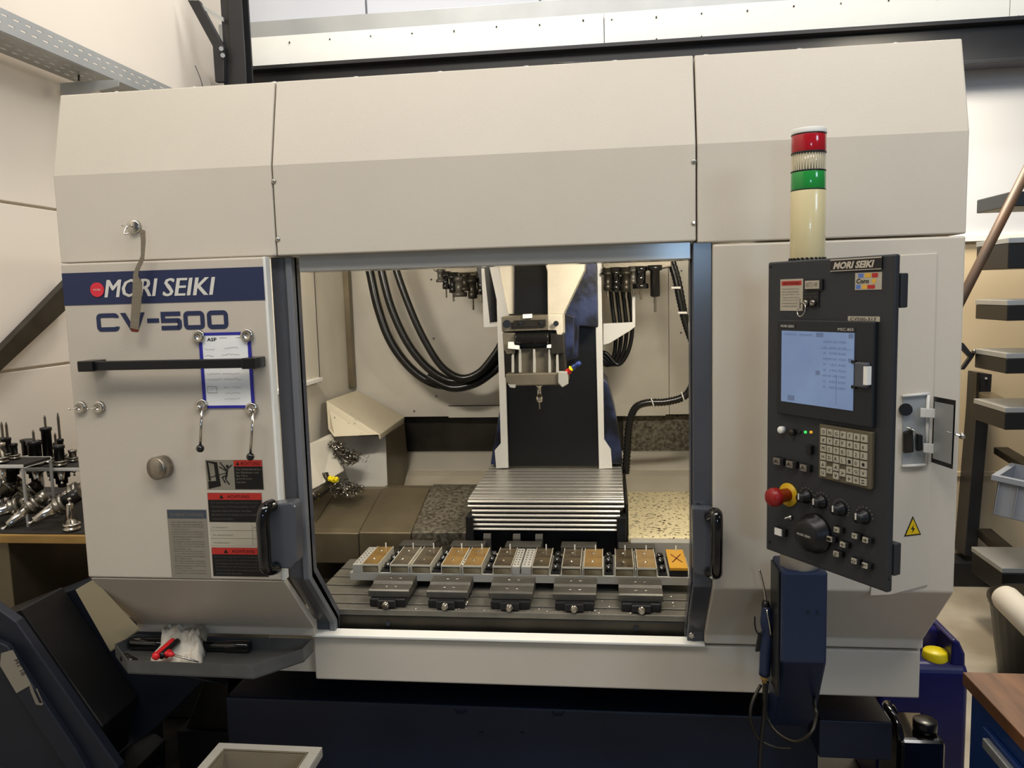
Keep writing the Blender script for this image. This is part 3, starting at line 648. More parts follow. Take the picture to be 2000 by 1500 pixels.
MB().slab([(1068, 674), (1076, 673), (1076, 680), (1068, 680)], yh-.01, .02).build('sensor_clip', 'white', sh, .001)
MB().slab([(1012, 680), (1076, 678), (1090, 725), (1090, 734), (1000, 736), (1000, 730)], yh+.02, .06).build('spindle_housing', 'cast_grey', sh, .003)
for x in (1001, 1015, 1043, 1073, 1088): MB().slab([(x-2, 682 if x not in (1001, 1088) else 695), (x+2, 682), (x+3, 728), (x-2, 728)], yh+.004, .02).build('rib', 'alu', sh, .001)
MB().slab([(987, 731), (1108, 728), (1109, 748), (1098, 752), (996, 754), (988, 746)], yh-.01, .10).build('flange', 'cast_grey', sh, .003)
MB().slab([(1090, 726), (1108, 726), (1110, 750), (1098, 757), (1090, 748)], yh-.02, .02).build('nozzle_block', 'alu', sh, .002)
MB().slab([(992, 750), (1008, 750), (1006, 758), (996, 757)], yh-.01, .03).build('nozzle_block', 'alu', sh, .001)
c = at(1053, 752, y=yh+.04)
MB().lathe([(.011, 0), (.009, .004), (.006, .006), (.006, .032), (.0095, .034), (.0095, .048), (.005, .052)], c, (0, 0, -1), 14).build('tool_chuck', 'chrome', sh)
MB().cyl(c+Vector((0, 0, -.052)), c+Vector((0, 0, -.072)), .0018, n=8).build('end_mill', 'chrome', sh)
a, b = at(1106, 729, y=yh), at(1135, 706, y=yh-.02)
d_ = b-a; MB().lathe([(.006, 0), (.0085, .004), (.0085, .014), (.006, .018)], a, d_, 8).build('valve_lever', 'red_bright', sh)
MB().lathe([(.006, 0), (.0085, .003), (.006, .006)], a+d_*.32+Vector((-.002, -.006, .002)), d_, 8).build('valve_ring', 'yellow', sh)
MB().lathe([(.007, 0), (.0085, .008), (.006, .016), (.0075, .02), (.0055, .03)], a+d_*.42, d_, 10).build('coolant_nozzle', 'cyan_blue', sh)
MB().slab([(1101, 612), (1122, 618), (1120, 690), (1108, 705), (1100, 700)], 2.45, .05).build('side_bracket', 'blue_cast', sh, .003)
# ribbed stainless cover in front of the column
wx0, wx1 = -.42, .036
for k in range(22):
    y0 = 2.276+k*.0218; MB().box(wx0, wx1, y0, y0+.0212, .995, 1.0095+(.0006 if k % 2 else 0)).build('cover_slat', 'slat_metal', mc, .0015, 1)
for k in range(7):
    z1 = 1.008-k*.0135; i_ = .0 if k < 2 else .012
    MB().xprism([(2.276, z1-.0125), (2.262-.001*k, z1-.011), (2.258-.001*k, z1-.007), (2.262-.001*k, z1-.002), (2.276, z1)], wx0+i_, wx1-i_).build('cover_slat', 'slat_metal', mc, .001, 1)
MB().box(wx0-.006, wx1+.02, 2.752, 2.764, .99, 1.028).build('cover_end_plate', 'alu', mc, .002)
MB().box(wx0+.02, wx1-.02, 2.30, 2.75, .80, .99).build('cover_core', 'black_plastic', mc)
for a, b in ((wx0-.004, wx0+.018), (wx1-.022, wx1+.004)): MB().box(a, b, 2.24, 2.30, .80, .962).build('cover_side', 'black_plastic', mc, .002)
MB().box(wx1+.004, wx1+.012, 2.28, 2.76, .80, .99).build('cover_edge', 'dark_steel', mc)
# table with T-slots
tx0, tx1 = -.78, .30
tb = MB().box(tx0, tx1, 1.862, 2.25, .745, .815).build('work_table', 'dark_steel', mc, .004)
ys = [1.862, 1.905, 1.965, 2.03, 2.095, 2.16, 2.25]
for a, b in zip(ys[:-1], ys[1:]): MB().box(tx0, tx1, a+.001, b-.007, .815, .83).build('table_land', 'land', tb, .0015)
for q in ((758, 1218), (1242, 1227)): MB().cyl(at(*q, y=1.861), at(*q, y=1.858), .006, n=12).build('plug_hole', 'black_plastic', tb)
for a, b in (((792, 1181), (803, 1160)), ((910, 1182), (920, 1160)), ((1034, 1186), (1036, 1165))):
    MB().tube([at(*a, z=.833), at(*b, z=.836)], .0028, 6, 1).build('coolant_pipe', 'chrome', tb)

# ------------------------------------------------------------------ vises on the table
VX = [(717, 792), (833, 909), (957, 1037), (1083, 1162), (1212, 1292)]
VL = ['grey steel vise at the left end of the row of five on the table', 'grey steel vise second from the left on the machine table', 'grey steel vise in the middle of the row on the table',
      'grey steel vise second from the right on the machine table', 'grey steel vise at the right end of the row of five on the table']
for (a, b), lb_ in zip(VX, VL):
    x0 = at(a, 1190, z=.83).x; x1_ = at(b, 1190, z=.83).x; xm = (x0+x1_)/2
    v = thing('machine_vise', lb_, 'vise', (xm, 1.98, .83), 'vises on the machine table')
    MB().box(x0+.002, x1_-.002, 1.880, 2.23, .8305, .851).build('base', 'black_plastic', v, .003)
    MB().xprism([(1.893, .8515), (1.893, .867), (1.898, .870), (1.934, .871), (1.940, .8765), (1.983, .8765), (1.983, .8515)], x0-.004, x1_+.004).build('front_jaw', 'wet_steel', v, .001)
    MB().xprism([(2.185, .8515), (2.185, .893), (2.235, .893), (2.235, .8515)], x0-.001, x1_+.001).build('rear_jaw', 'wet_steel', v, .002)
    MB().box(xm-.024, xm+.024, 1.868, 1.89, .833, .8512).build('screw_housing', 'black_plastic', v, .003)
    MB().lathe([(.009, 0), (.009, .008), (.006, .009), (.006, .016)], (xm, 1.868, .842), (0, -1, 0), 10).build('spindle_hex', 'chrome', v)
    for s_, (yy, zt2) in ((0, (1.917, .8705)), (1, (1.962, .8765))):
        for dx in (-.011, .013): MB().lathe([(.0048, 0), (.0048, .0015), (.0025, .0016)], (xm+dx, yy, zt2), (0, 0, 1), 12).build('bolt', 'chrome', v)
# fixture plate across the vises, with clamp screws
fp = thing('fixture_plate', 'long pale fixture bar clamped across all five vises', 'fixture', (-.25, 2.1, .887))
MB().box(-.70, .20, 2.005, 2.165, .8525, .874).build('bar', 'alu', fp, .001)
def px2x(p): return at(p, 1115, y=2.005).x
for a, b in ((742, 760), (842, 860), (943, 960), (1075, 1093), (1180, 1198), (1286, 1304)):
    xa_, xb_ = px2x(a), px2x(b); xm = (xa_+xb_)/2
    MB().box(xa_, xb_, 2.012, 2.16, .874, .878).build('clamp_rail', 'black_plastic', fp)
    for yy in (2.035, 2.095, 2.14):
        MB().lathe([(.009, 0), (.009, .010), (.0065, .011), (.0065, .015), (.003, .0151)], (xm, yy, .878), (0, 0, 1), 12).build('clamp_screw', 'black_gloss', fp)
    MB().ball((xb_+.001, 2.10, .897), .0028, 8).build('stop_pin', 'chrome', fp)
for a in (799, 900, 1136, 1240):
    x0, x1_ = px2x(a), px2x(a)+.004
    s_ = MB().box(x0+.0005, x1_, 2.008, 2.16, .8745, .892).build('spacer', 'alu', fp, .001)
    m = MB()
    for k in range(7): m.ball((x0+.0015, 2.025+k*.019, .8935), .0024, 6)
    m.build('pins', 'chrome', s_, kind='stuff')
for a, b, lb_ in ((689, 706, 'white perforated end block at the left end of the fixture bar'), (1000, 1015, 'pale perforated block standing left of its twin mid fixture'), (1018, 1037, 'pale perforated block right of its twin mid fixture')):
    x0, x1_ = px2x(a), px2x(b); o = thing('perforated_block', lb_, 'block', ((x0+x1_)/2, 2.08, .874), 'perforated blocks on the fixture bar')
    MB().box(x0, x1_, 2.005, 2.155, .8742, .896).build('body', 'alu', o, .001)
    for i in range(2):
        for k in range(7): MB().lathe([(.0026, 0), (.0022, .0014), (.0005, .002)], (x0+(x1_-x0)*(.3+.4*i), 2.022+k*.019, .896), (0, 0, 1), 8).build('pin_head', 'chrome', o)
RB = [(708, 739, 'amber', 'golden resin block beside the white end block at the far left'), (763, 797, 'amber_dark', 'brown resin block, left one of the second pair from the left'), (805, 840, 'amber_dark', 'brown resin block, right one of the second pair from the left'),
      (863, 898, 'amber', 'golden resin block, left one of the third group from the left'), (905, 940, 'amber', 'golden resin block, right one of the third group from the left'), (964, 998, 'amber_dark', 'dark resin block left of the two perforated blocks'),
      (1040, 1072, 'amber_dark', 'blackish resin block right of the two perforated blocks'), (1098, 1133, 'amber_dark', 'dark resin block, left one of the pair above the fourth vise'), (1141, 1176, 'amber', 'dark resin block with a golden right edge above the fourth vise'),
      (1203, 1237, 'amber_dark', 'brown resin block, left one of the pair above the last vise'), (1246, 1282, 'amber', 'orange resin block, right one of the pair above the last vise'), (1308, 1344, 'amber_bright', 'orange block marked with a dark cross at the right end')]
for a, b, mt, lb_ in RB:
    x0, x1_ = px2x(a), px2x(b); xm = (x0+x1_)/2
    o = thing('resin_block', lb_, 'workpiece', (xm, 2.08, .874), 'resin blocks on the fixture bar')
    if mt == 'amber_bright':
        MB().box(x0, x1_, 2.008, 2.155, .8742, .8905).build('foot', 'black_plastic', o, .001)
        m = MB().box(x0, x1_, 2.006, 2.155, .891, .8985); m.build('top_plate', 'amber_bright', o, .0008)
        m = MB()
        for s_ in (-1, 1): m.prism([(xm-.014, 2.08-.03*s_, .8987), (xm-.012, 2.08-.034*s_, .8987), (xm+.014, 2.08+.03*s_, .8987), (xm+.012, 2.08+.034*s_, .8987)], (0, 0, .0004))
        m.build('cross_mark', 'rust_mark', o)
    else:
        MB().box(x0+.001, x1_-.001, 2.008, 2.154, .8745, .8935).build('body', 'resin_low', o)
        MB().box(x0, x1_, 2.006, 2.155, .894, .8975).build('top_plate', mt, o, .0004)
        MB().box(x0, x1_, 2.0052, 2.0062, .893, .8978).build('front_edge', 'glass_edge', o)
        for s_ in (x0-.0016, x1_+.0002): MB().box(s_, s_+.0014, 2.004, 2.157, .8745, .8985).build('side_plate', 'glass_edge', o)
        for yy in (2.05, 2.12): MB().lathe([(.0055, 0), (.0052, .0008), (.002, .001), (.0018, -.0006)], (xm-.002, yy, .8976), (0, 0, 1), 12).build('hole_insert', 'chrome', o)
    MB().cyl((xm+.004, 2.145, .896), (xm+.004, 2.145, .912), .0017, n=8).build('pin', 'white', o)
m = MB()
for k in range(260):
    x = random.uniform(-.68, .2); y = random.choice([random.uniform(1.868, 1.885), random.uniform(1.868, 2.0)]); s_ = random.uniform(.0008, .0022)
    a = random.random()*3; m.add([(x, y, .8302), (x+s_*math.cos(a)*2, y+s_*math.sin(a), .8304), (x+s_, y+s_*.6, .8302+s_)], [(0, 1, 2)])
o = m.build('metal_chips', 'chrome', kind='stuff'); tag(o, 'fine metal chips scattered over the machine table', 'chips')
for i, (px, w_) in enumerate(((950, 16), (1008, 18), (1052, 16))):
    x = at(px, 1060, y=2.22).x; MB().xprism([(2.232, .83), (2.232, .90), (2.2375, .912), (2.245, .912), (2.245, .83)], x-.011, x+.011).build('stop_bracket', 'wet_steel', tb, .001)

# ------------------------------------------------------------------ base of the machine
by = 1.98; bx0 = at(443, 1420, y=by).x; bx1 = at(1600, 1400, y=by).x
base = MB().box(bx0, bx1, by, 3.1, .06, at(900, 1378, y=by).z).build('base_casting', 'navy', mc, .006)
MB().box(bx0+.2, bx1-.1, by+.12, 3.0, .55, ZS0+.01).build('base_neck', 'black_plastic', mc)
q = [at(1595, 1370, y=1.9), at(1738, 1372, y=1.9), at(1745, 1412, y=1.86), at(1745, 1486, y=1.86), at(1600, 1478, y=1.86), at(1600, 1410, y=1.86)]
MB().box(at(1600, 1440, y=1.88).x, at(1742, 1440, y=1.88).x, 1.88, 2.4, at(1700, 1484, y=1.88).z, at(1700, 1410, y=1.88).z).build('base_ledge', 'navy', mc, .003)
for px, py in ((900, 1388), (1090, 1392)):
    c = at(px, py, y=by); MB().tube([c+Vector((-.014, -.002, .004)), c+Vector((-.012, -.006, -.005)), c+Vector((.012, -.006, -.005)), c+Vector((.014, -.002, .004))], .0018, 6, 2).build('lifting_lug', 'navy', base)
for px in (940, 1020): MB().lathe([(.006, 0), (.004, .004)], at(px, 1432, y=by), (0, -1, 0), 8).build('bolt', 'navy', base)
for x in (bx0+.1, bx1-.1, 0): MB().cyl((x, 2.1, 0), (x, 2.1, .06), .05, n=12).build('levelling_foot', 'dark_steel', mc)
MB().slab([(362, 1425), (398, 1330), (445, 1330), (445, 1432), (360, 1428)], 2.35, .12).build('support_leg', 'dark_steel', mc, .004)
x0 = at(362, 1430, y=2.35).x; MB().box(x0-.02, bx0, 2.33, 2.5, .0, at(362, 1428, y=2.33).z).build('support_base', 'black_plastic', mc, .004)

MB().box(-1.85, bx0+.1, 2.74, 3.2, .02, .66).build('dark_backing', 'black_plastic', mc, .004)  # black box added as backing, stands in for the darkness under the machine
MB().box(.05, XI1, 3.138, 3.149, .9, wz).build('recess_liner', 'cover_speckle', mc)
a_ = at(619, 640, x=XI0+.012).y; MB().box(XI0+.0005, XI0+.0125, a_+.001, a_+.004, at(615, 740, x=XI0).z, 2.03).build('side_seam', 'black_plastic', mc)

# ------------------------------------------------------------------ things held on the door
def magnet(px, py, label, r=.0140, ringed=False):
    c = at(px, py, y=YD); o = thing('magnet', label, 'magnet', c, 'round hook magnets on the door')
    o_ = MB().lathe([(r, 0), (r, .007), (r*.9, .0085), (r*.35, .0085), (r*.3, .006), (.001, .006)], c, (0, -1, 0), 24).build('disc', 'chrome', o)
    if ringed: MB().tube([c+Vector((-.0, -.012, .0)), c+Vector((-.006, -.014, -.001)), c+Vector((-.015, -.018, -.002))], .0011, 6, 3).ball(c+Vector((-.0165, -.018, -.0022)), .0024, 8).build('hook', 'chrome', o)
    return c
magnet(159, 795, 'round magnet with a small hook, left one of the two below the bar', ringed=True)
magnet(195, 795, 'round magnet with a small hook, right one of the two below the bar', ringed=True)
magnet(390, 657, 'round magnet pinning the upper left corner of the blue document frame')
magnet(484, 655, 'round magnet pinning the upper right corner of the blue document frame')
magnet(396, 791, 'round magnet at the lower left corner of the document frame, carrying a lever')
magnet(493, 798, 'round magnet at the lower right corner of the document frame, carrying a lever')
c = at(264, 443, y=YF); o = thing('magnet', 'hook magnet on the upper panel holding the bent scraper', 'magnet', c)
MB().lathe([(.015, 0), (.015, .008), (.0135, .0095), (.001, .0095)], c, (0, -1, 0), 24).build('disc', 'chrome', o)
MB().tube([c+Vector((0, -.010, .0)), c+Vector((-.002, -.022, .001)), c+Vector((-.006, -.030, -.010)), c+Vector((-.004, -.034, -.018)), c+Vector((.004, -.030, -.016))], .0018, 6, 4).build('hook', 'chrome', o)
MB().tube([c+Vector((-.016, -.024, .001)), c+Vector((0, -.024, -.002))], .0013, 6, 1).build('pin', 'chrome', o)
sc = thing('scraper', 'long bent steel scraper hanging from the hook magnet over the brand banner', 'scraper', at(265, 640, y=1.612))
MB().slab([(272, 447), (283, 450), (284, 470), (281, 508), (271, 528), (270, 540), (277, 552), (277, 575), (270, 644), (254, 641), (259, 560), (260, 536), (264, 524), (275, 500), (275, 470)], 1.615, .0016).build('blade', 'brushed', sc)
MB().slab([(255, 641), (270, 644), (268, 649), (258, 648)], 1.613, .003).build('tip', 'rust_mark', sc)
# document frame
y1 = YD-.001
df = thing('document_frame', 'blue framed plastic pocket with a handwritten order sheet, under the black bar', 'document', at(444, 797, y=y1))
dx0, dx1 = at(393, 725, y=y1).x, at(494, 725, y=y1).x; dzt, dzb = at(440, 649, y=y1).z, at(448, 797, y=y1).z
sheet = MB().box(dx0+.004, dx1-.004, y1-.0008, y1, dzb+.004, dzt-.004); sheet.mi = 1
sheet.text('ASP', (dx0+.019, y1-.001, dzt-.0185), U, V, .022, .0075, fitw=True, bold=.02); sheet.mi = 2
for i, (a, b) in enumerate(((.047, .018), (.085, .02))): sheet.box(dx0+a, dx0+a+b, y1-.001, y1, dzt-.0125, dzt-.0115)
def scribble(x, z, w, h):
    n = max(3, int(w/.0017)); p = [(x+w*k/n, y1-.0011, z+random.uniform(0, h)) for k in range(n+1)]; sheet.tube(p, .00022, 4, 1)
for x, z, w in ((.012, .038, .022), (.058, .036, .03), (.012, .052, .02), (.05, .05, .04), (.014, .092, .03), (.05, .092, .038), (.012, .104, .034), (.052, .104, .04), (.05, .122, .012), (.07, .121, .02), (.052, .134, .034), (.05, .147, .036), (.016, .125, .02)):
    if x+w < dx1-dx0-.006 and dzt-z > dzb+.006: scribble(dx0+x, dzt-z, w, .0045)
for a, b, c_, d_ in ((.012, .034, .117, .118), (.012, .034, .131, .132), (.012, .0127, .117, .132), (.0335, .034, .117, .132)): sheet.box(dx0+a, dx0+b, y1-.001, y1, dzt-d_, dzt-c_)
sheet.build('sheet', ['paper', 'black_print', 'faint_print'], df)
m = MB()
for a in ((dx0, dx1, dzt-.006, dzt), (dx0, dx1, dzb, dzb+.006), (dx0, dx0+.0075, dzb, dzt), (dx1-.0075, dx1, dzb, dzt)): m.box(a[0], a[1], y1-.0016, y1-.0008, a[2], a[3])
m.build('frame', 'blue_frame', df)
# black magnetic bar
bz = at(320, 713, y=1.59).z; bx, bx_ = at(152, 720, y=1.59).x, at(500, 708, y=1.59).x
kb = thing('magnetic_bar', 'long black bar mounted across the door and the document frame', 'bar', ((bx+bx_)/2, YD, bz))
MB().box(bx+.02, bx_-.02, 1.596, 1.612, bz-.0098, bz+.0098).build('rail', 'black_plastic', kb, .002)
for a, b in ((bx, bx+.036), (bx_-.032, bx_)): MB().box(a, b, 1.588, YD-.0025, bz-.0115, bz+.0115).build('end_cap', 'black_rubber', kb, .002)
# steel disc
c = at(322, 911, y=YD); ax = Vector((-.12, -1, -.02))
dk = thing('steel_puck', 'thick round brushed steel puck stuck to the middle of the door', 'magnet', c)
MB().lathe([(.0255, 0), (.0255, .026), (.0245, .028), (.001, .028)], c+Vector((0, 0, 0)), (-.28, -1, .02), 40).build('body', 'brushed', dk)
MB().lathe([(.0255, 0), (.0258, .001), (.0258, .003), (.0255, .004)], c+Vector((-.005, -.018, 0)), (-.28, -1, .02), 40).build('groove_ring', 'steel', dk)
for (a, b, lb_) in (((394, 796), (391, 876), 'shorter steel lever with black ball knob hanging left'), ((494, 802), (489, 892), 'longer steel lever with black ball knob hanging right')):
    A, B = at(*a, y=1.61), at(*b, y=1.61); o = thing('clamping_lever', lb_, 'lever', B)
    MB().cyl(A, B, .0036, .0031, 12).build('rod', 'chrome', o)
    MB().lathe([(.005, -.008), (.0072, -.005), (.0072, .004), (.005, .007)], A+Vector((-.003, -.002, 0)), (-.5, -1, 0), 14).build('hub', 'chrome', o)
    MB().ball(B, .0088, 16).build('ball_knob', 'black_gloss', o)

# ------------------------------------------------------------------ control console
A0 = at(1500, 512, y=1.45); cu = Vector((.561, -.828, 0)).normalized(); cn = Vector((.828, .561, 0)).normalized()
ang = math.atan2(cu.y, cu.x)
CT = Matrix.Translation((A0.x, A0.y, 0)) @ Matrix.Rotation(ang, 4, 'Z')
def cl(px, py, off=0.0):
    """pixel -> (local x, local z) on the console's front plane, off metres in front of it"""
    v = w_of(Vector((px-CX, py-CY, F))); o = Vector((0, 0, H)); p0 = A0-cn*off
    t_ = (p0-o).dot(cn)/v.dot(cn); p = o+v*t_; return (p-A0).dot(cu), p.z
con = thing('control_console', 'dark grey operator console with a screen, keypad and red emergency stop', 'control panel', (A0.x, A0.y, 1.13), rotz=ang)
cw = cl(1744, 700)[0]; cz0, cz1 = 1.130, 1.645
CL = lambda: MB(CT)
CL().box(0, cw, 0, .012, cz0, cz1).build('front_plate', 'console', con, .003)
CL().prism([(0.002, .012, cz0+.004), (cw-.012, .012, cz0+.004), (cw-.07, .07, cz0+.004), (.05, .07, cz0+.004), (.002, .03, cz0+.004)], (0, 0, cz1-cz0-.008)).build('rear_housing', 'console', con, .003)
def cbox(name, q, m_, d=.003, parent=con, bevel=.0, z=None, base=0.0, extra=None):
    a = cl(q[0], (q[1]+q[3])/2, d); b = cl(q[2], (q[1]+q[3])/2, d); t_ = cl((q[0]+q[2])/2, q[1], d)[1]; u_ = cl((q[0]+q[2])/2, q[3], d)[1]
    m = CL().box(a[0], b[0], -d, -base, u_, t_)
    if extra: extra(m, a[0], b[0], u_, t_, -d)
    return m.build(name, m_, parent, bevel)
X_, Z_ = Vector((1, 0, 0)), Vector((0, 0, 1))
def word(st, mi=1, **k):
    def fn(m, x0, x1, z0, z1, y):
        m.mi = mi; w = x1-x0; h = z1-z0; m.text(st, (x0+w*.08, y-.0002, z0+h*.2), X_, Z_, w*.82, h*.6, fitw=True, **k)
    return fn
def bp_(m, x0, x1, z0, z1, y):
    m.mi = 1; w = x1-x0; h = z1-z0; m.text('MORI SEIKI', (x0+w*.06, y-.0003, z0+h*.17), X_, Z_, w*.78, h*.6, fitw=True, shear=.3, bold=.05)
    m.box(x0, x1, y-.0005, y, z1-h*.1, z1); m.box(x0, x1, y-.0005, y, z0, z0+h*.06)
cbox('brand_plate', (1622, 504, 1722, 528), ['black_plastic', 'chrome'], extra=bp_)
def coro(m, x0, x1, z0, z1, y):
    w = x1-x0; h = z1-z0
    for i, (a, b, c_, d_) in enumerate(((.12, .32, .72, .95), (.38, .6, .72, .95), (.64, .86, .7, .95), (.05, .22, .06, .3), (.28, .46, .06, .3), (.48, .76, .06, .28))):
        m.mi = (2, 3, 4, 2, 3, 4)[i]; m.box(x0+w*a, x0+w*b, y-.0003, y, z0+h*c_, z0+h*d_)
    m.mi = 1; m.text('Coro', (x0+w*.05, y-.0004, z0+h*.38), X_, Z_, w*.48, h*.28, fitw=True, shear=.15, bold=.02)
    m.mi = 3; m.lathe([(h*.14, 0), (h*.14, .0003)], (x0+w*.72, y, z0+h*.5), (0, -1, 0), 10)
cbox('coloured_sticker', (1670, 532, 1722, 566), ['sticker_light', 'black_print', 'soft_blue', 'soft_yellow', 'red_print'], .001, extra=coro)
def wst(m, x0, x1, z0, z1, y):
    w = x1-x0; h = z1-z0; m.mi = 1; m.box(x0+w*.06, x1-w*.06, y-.0003, y, z1-h*.2, z1-h*.06)
    m.mi = 2; m.text('ACHTUNG', (x0+w*.15, y-.0005, z1-h*.18), X_, Z_, w*.7, h*.09, fitw=True)
    m.mi = 3
    for i, s_ in enumerate(('Sicherheitstür nur', 'bei stehender', 'Spindel öffnen und', 'Tasten nicht ohne', 'Anweisung drücken', 'Schlüssel sicher', 'aufbewahren')): m.text(s_, (x0+w*.1, y-.0003, z1-h*(.33+.09*i)), X_, Z_, w*.75, h*.045, fitw=True)
cbox('warning_label', (1524, 545, 1568, 607), ['sticker_light', 'red_print', 'black_print', 'dim_print'], .001, extra=wst)
cbox('counter_display', (1572, 548, 1599, 564), ['sticker_light', 'faint_print'], .006, extra=word('0072148'))
cbox('counter_socket', (1571, 546, 1606, 567), 'black_plastic', .004)
m_ = cbox('switch_plate', (1568, 569, 1599, 600), ['black_plastic', 'dim_print'], .002, extra=lambda m, a, b, c_, d_, y: (setattr(m, 'mi', 1), m.text('SCHLÜSSEL', (a+.002, y-.0002, d_-.005), X_, Z_, (b-a)*.8, .002, fitw=True), m.text('RUN  SET  OFF', (a+.002, y-.0002, d_-.0105), X_, Z_, (b-a)*.85, .002, fitw=True)))
def cknob(name, px, py, r, prof, m_, parent=con, n=20, off=0.0):
    x, z = cl(px, py, off); return CL().lathe([(a*r, b) for a, b in prof], (x, 0, z), (0, -1, 0), n).build(name, m_, parent)
for px in (1573, 1587): cknob('key_switch', px, 592, .0055, [(1, 0), (1, .006), (.7, .008), (.2, .008), (.2, .004)], 'steel', off=.005)
x, z = cl(1567, 600, .01)
CL().tube([(x+.008*math.cos(t_), -.012+.003*math.sin(t_), z-.004+.011*math.sin(t_)) for t_ in [k*math.pi/6 for k in range(12)]], .0008, 6, 2, closed=True).build('key_ring', 'chrome', con)
CL().box(x-.008, x-.003, -.013, -.011, z-.002, z+.014).build('key', 'chrome', con)
cbox('inventory_label', (1656, 618, 1718, 628), ['sticker_light', 'black_print'], .001, extra=word('CV500-317'))
bz_ = cbox('screen_bezel', (1516, 626, 1705, 822), 'console_dark', .010, bevel=.002)
def scr(m, x0, x1, z0, z1, y):
    w = x1-x0; h = z1-z0; m.mi = 1
    for a, b, c_, d_ in ((.5, .6, .93, .99), (.93, .99, .93, .99), (.5, .56, .42, .48), (.1, .2, .03, .1), (.93, .99, .62, .67)): m.box(x0+w*a, x0+w*b, y-.0002, y, z0+h*c_, z0+h*d_)
    for i in range(9):
        m.text('X  %07.3f' % (i*37.31+4.2) if i % 3 else 'N%04d G01 F200' % (i*20+10), (x0+w*.6, y-.0003, z0+h*(.86-i*.075)), X_, Z_, w*.3, h*.028, fitw=True)
    m.text('POSITION   PROGRAM', (x0+w*.05, y-.0003, z0+h*.94), X_, Z_, w*.4, h*.03, fitw=True)
    m.box(x0+w*.55, x0+w*.99, y-.0002, y, z0+h*.78, z0+h*.785); m.box(x0+w*.78, x0+w*.785, y-.0002, y, z0+h*.05, z0+h*.45)
cbox('screen', (1526, 648, 1667, 793), ['screen', 'screen_dark'], .0112, bz_, extra=scr)
cbox('bezel_lettering', (1523, 633, 1554, 641), ['console_dark', 'white_print'], .0105, bz_, extra=word('MORI SEIKI'))
cbox('bezel_lettering', (1634, 639, 1671, 648), ['console_dark', 'white_print'], .0105, bz_, extra=word('MSC-803'))
cbox('card_slot', (1668, 708, 1692, 757), 'grey_frame', .018, bz_, .002)
cbox('slot_label', (1686, 716, 1694, 752), 'white', .019, bz_)
for y0_ in (707, 756): cbox('slot_clip', (1662, y0_-3, 1670, y0_+3), 'black_plastic', .014, bz_)
# keypad
kp = cbox('keypad', (1599, 836, 1702, 945), ['keypad_base'], .008, bevel=.0015)
ka = [cl(1604, 833, .009), cl(1694, 850, .009), cl(1691, 950, .009), cl(1603, 930, .009)]
kx0, kx1 = cl(1603, 880, .009)[0], cl(1695, 890, .009)[0]; kz1 = (cl(1604, 833, .009)[1]+cl(1694, 850, .009)[1])/2; kz0 = (cl(1603, 930, .009)[1]+cl(1691, 950, .009)[1])/2
CH = ['ONGP789', 'XYZF456', 'MSTK123', 'HDRL-0.', 'ABCEWQV', 'UIJ/+*=']; ckw = (kx1-kx0)/7; ckh = (kz1-kz0)/6
def key(x, z, w, h, ch, y=-.008):
    m = CL().box(x+w*.08, x+w*.92, y-.003, y, z+h*.1, z+h*.9); m.mi = 1
    if ch: m.text(ch, (x+w*.32, y-.0032, z+h*.3), X_, Z_, w*.4, h*.42)
    m.build('key', ['key_cap', 'black_print'], kp)
for r_ in range(6):
    for c_ in range(7):
        x, z = kx0+c_*ckw, kz1-(r_+1)*ckh
        if r_ >= 4 and c_ in (1, 2, 3):
            if c_ == 2: key(x, z+(.1 if r_ == 4 else -.1)*ckh*0, ckw, ckh, '^' if r_ == 4 else 'v')
            elif r_ == 4: key(x, z-ckh*.5, ckw, ckh, '<' if c_ == 1 else '>')
        else: key(x, z, ckw, ckh, CH[r_][c_])
# lamps, buttons and knobs
btn = [(1, 0), (1, .008), (.8, .010), (.001, .010)]
cknob('push_button', 1523, 840, .0062, btn, 'white', off=.009); cknob('push_button', 1544, 845, .0058, btn, 'dark_steel', off=.009)
for px, m_ in ((1563, 'dark_steel'), (1574, 'green_led'), (1585, 'amber_led')): cknob('indicator_led', px, 844, .0026, [(1, 0), (1, .002), (.1, .004)], m_, n=10)
cbox('rocker_switch', (1573, 870, 1583, 888), 'black_plastic', .009, bevel=.001)
def sq(px, py, s_=11, m_='key_cap', ch=''):
    o = cbox('button_body', (px-s_/2-1, py-s_/2-1, px+s_/2+7, py+s_/2+1), 'black_plastic', .008, bevel=.001)
    cbox('button_cap', (px-s_/2, py-s_/2, px+s_/2, py+s_/2), [m_, 'black_print'], .0105, o, extra=word(ch, 1) if ch else None)
for px, py in ((1516, 901), (1541, 907), (1568, 914)): sq(px, py, 12, 'faint_print', 'A')
sq(1519, 1039, 13, 'white')
for px, py, ch in ((1633, 1035, 'X'), (1619, 1053, '-'), (1645, 1064, '+'), (1632, 1082, 'Z'), (1668, 1047, 'Y'), (1689, 1055, '4'), (1667, 1096, '0'), (1688, 1105, 'F')): sq(px, py, 9.5, 'key_cap', ch)
es = cknob('emergency_stop', 1541, 966, .0205, [(1, 0), (1, .003), (.001, .003)], 'yellow_ring', n=32)
x, z = cl(1540, 966)
CL().lathe([(.0115, .003), (.0115, .022), (.0155, .026), (.0168, .033), (.015, .041), (.009, .045), (.001, .0455)], (x, 0, z), (0, -1, 0), 28).build('stop_button', 'red', es)
kprof = [(1, 0), (1, .004), (.78, .005), (.72, .017), (.6, .019), (.001, .019)]
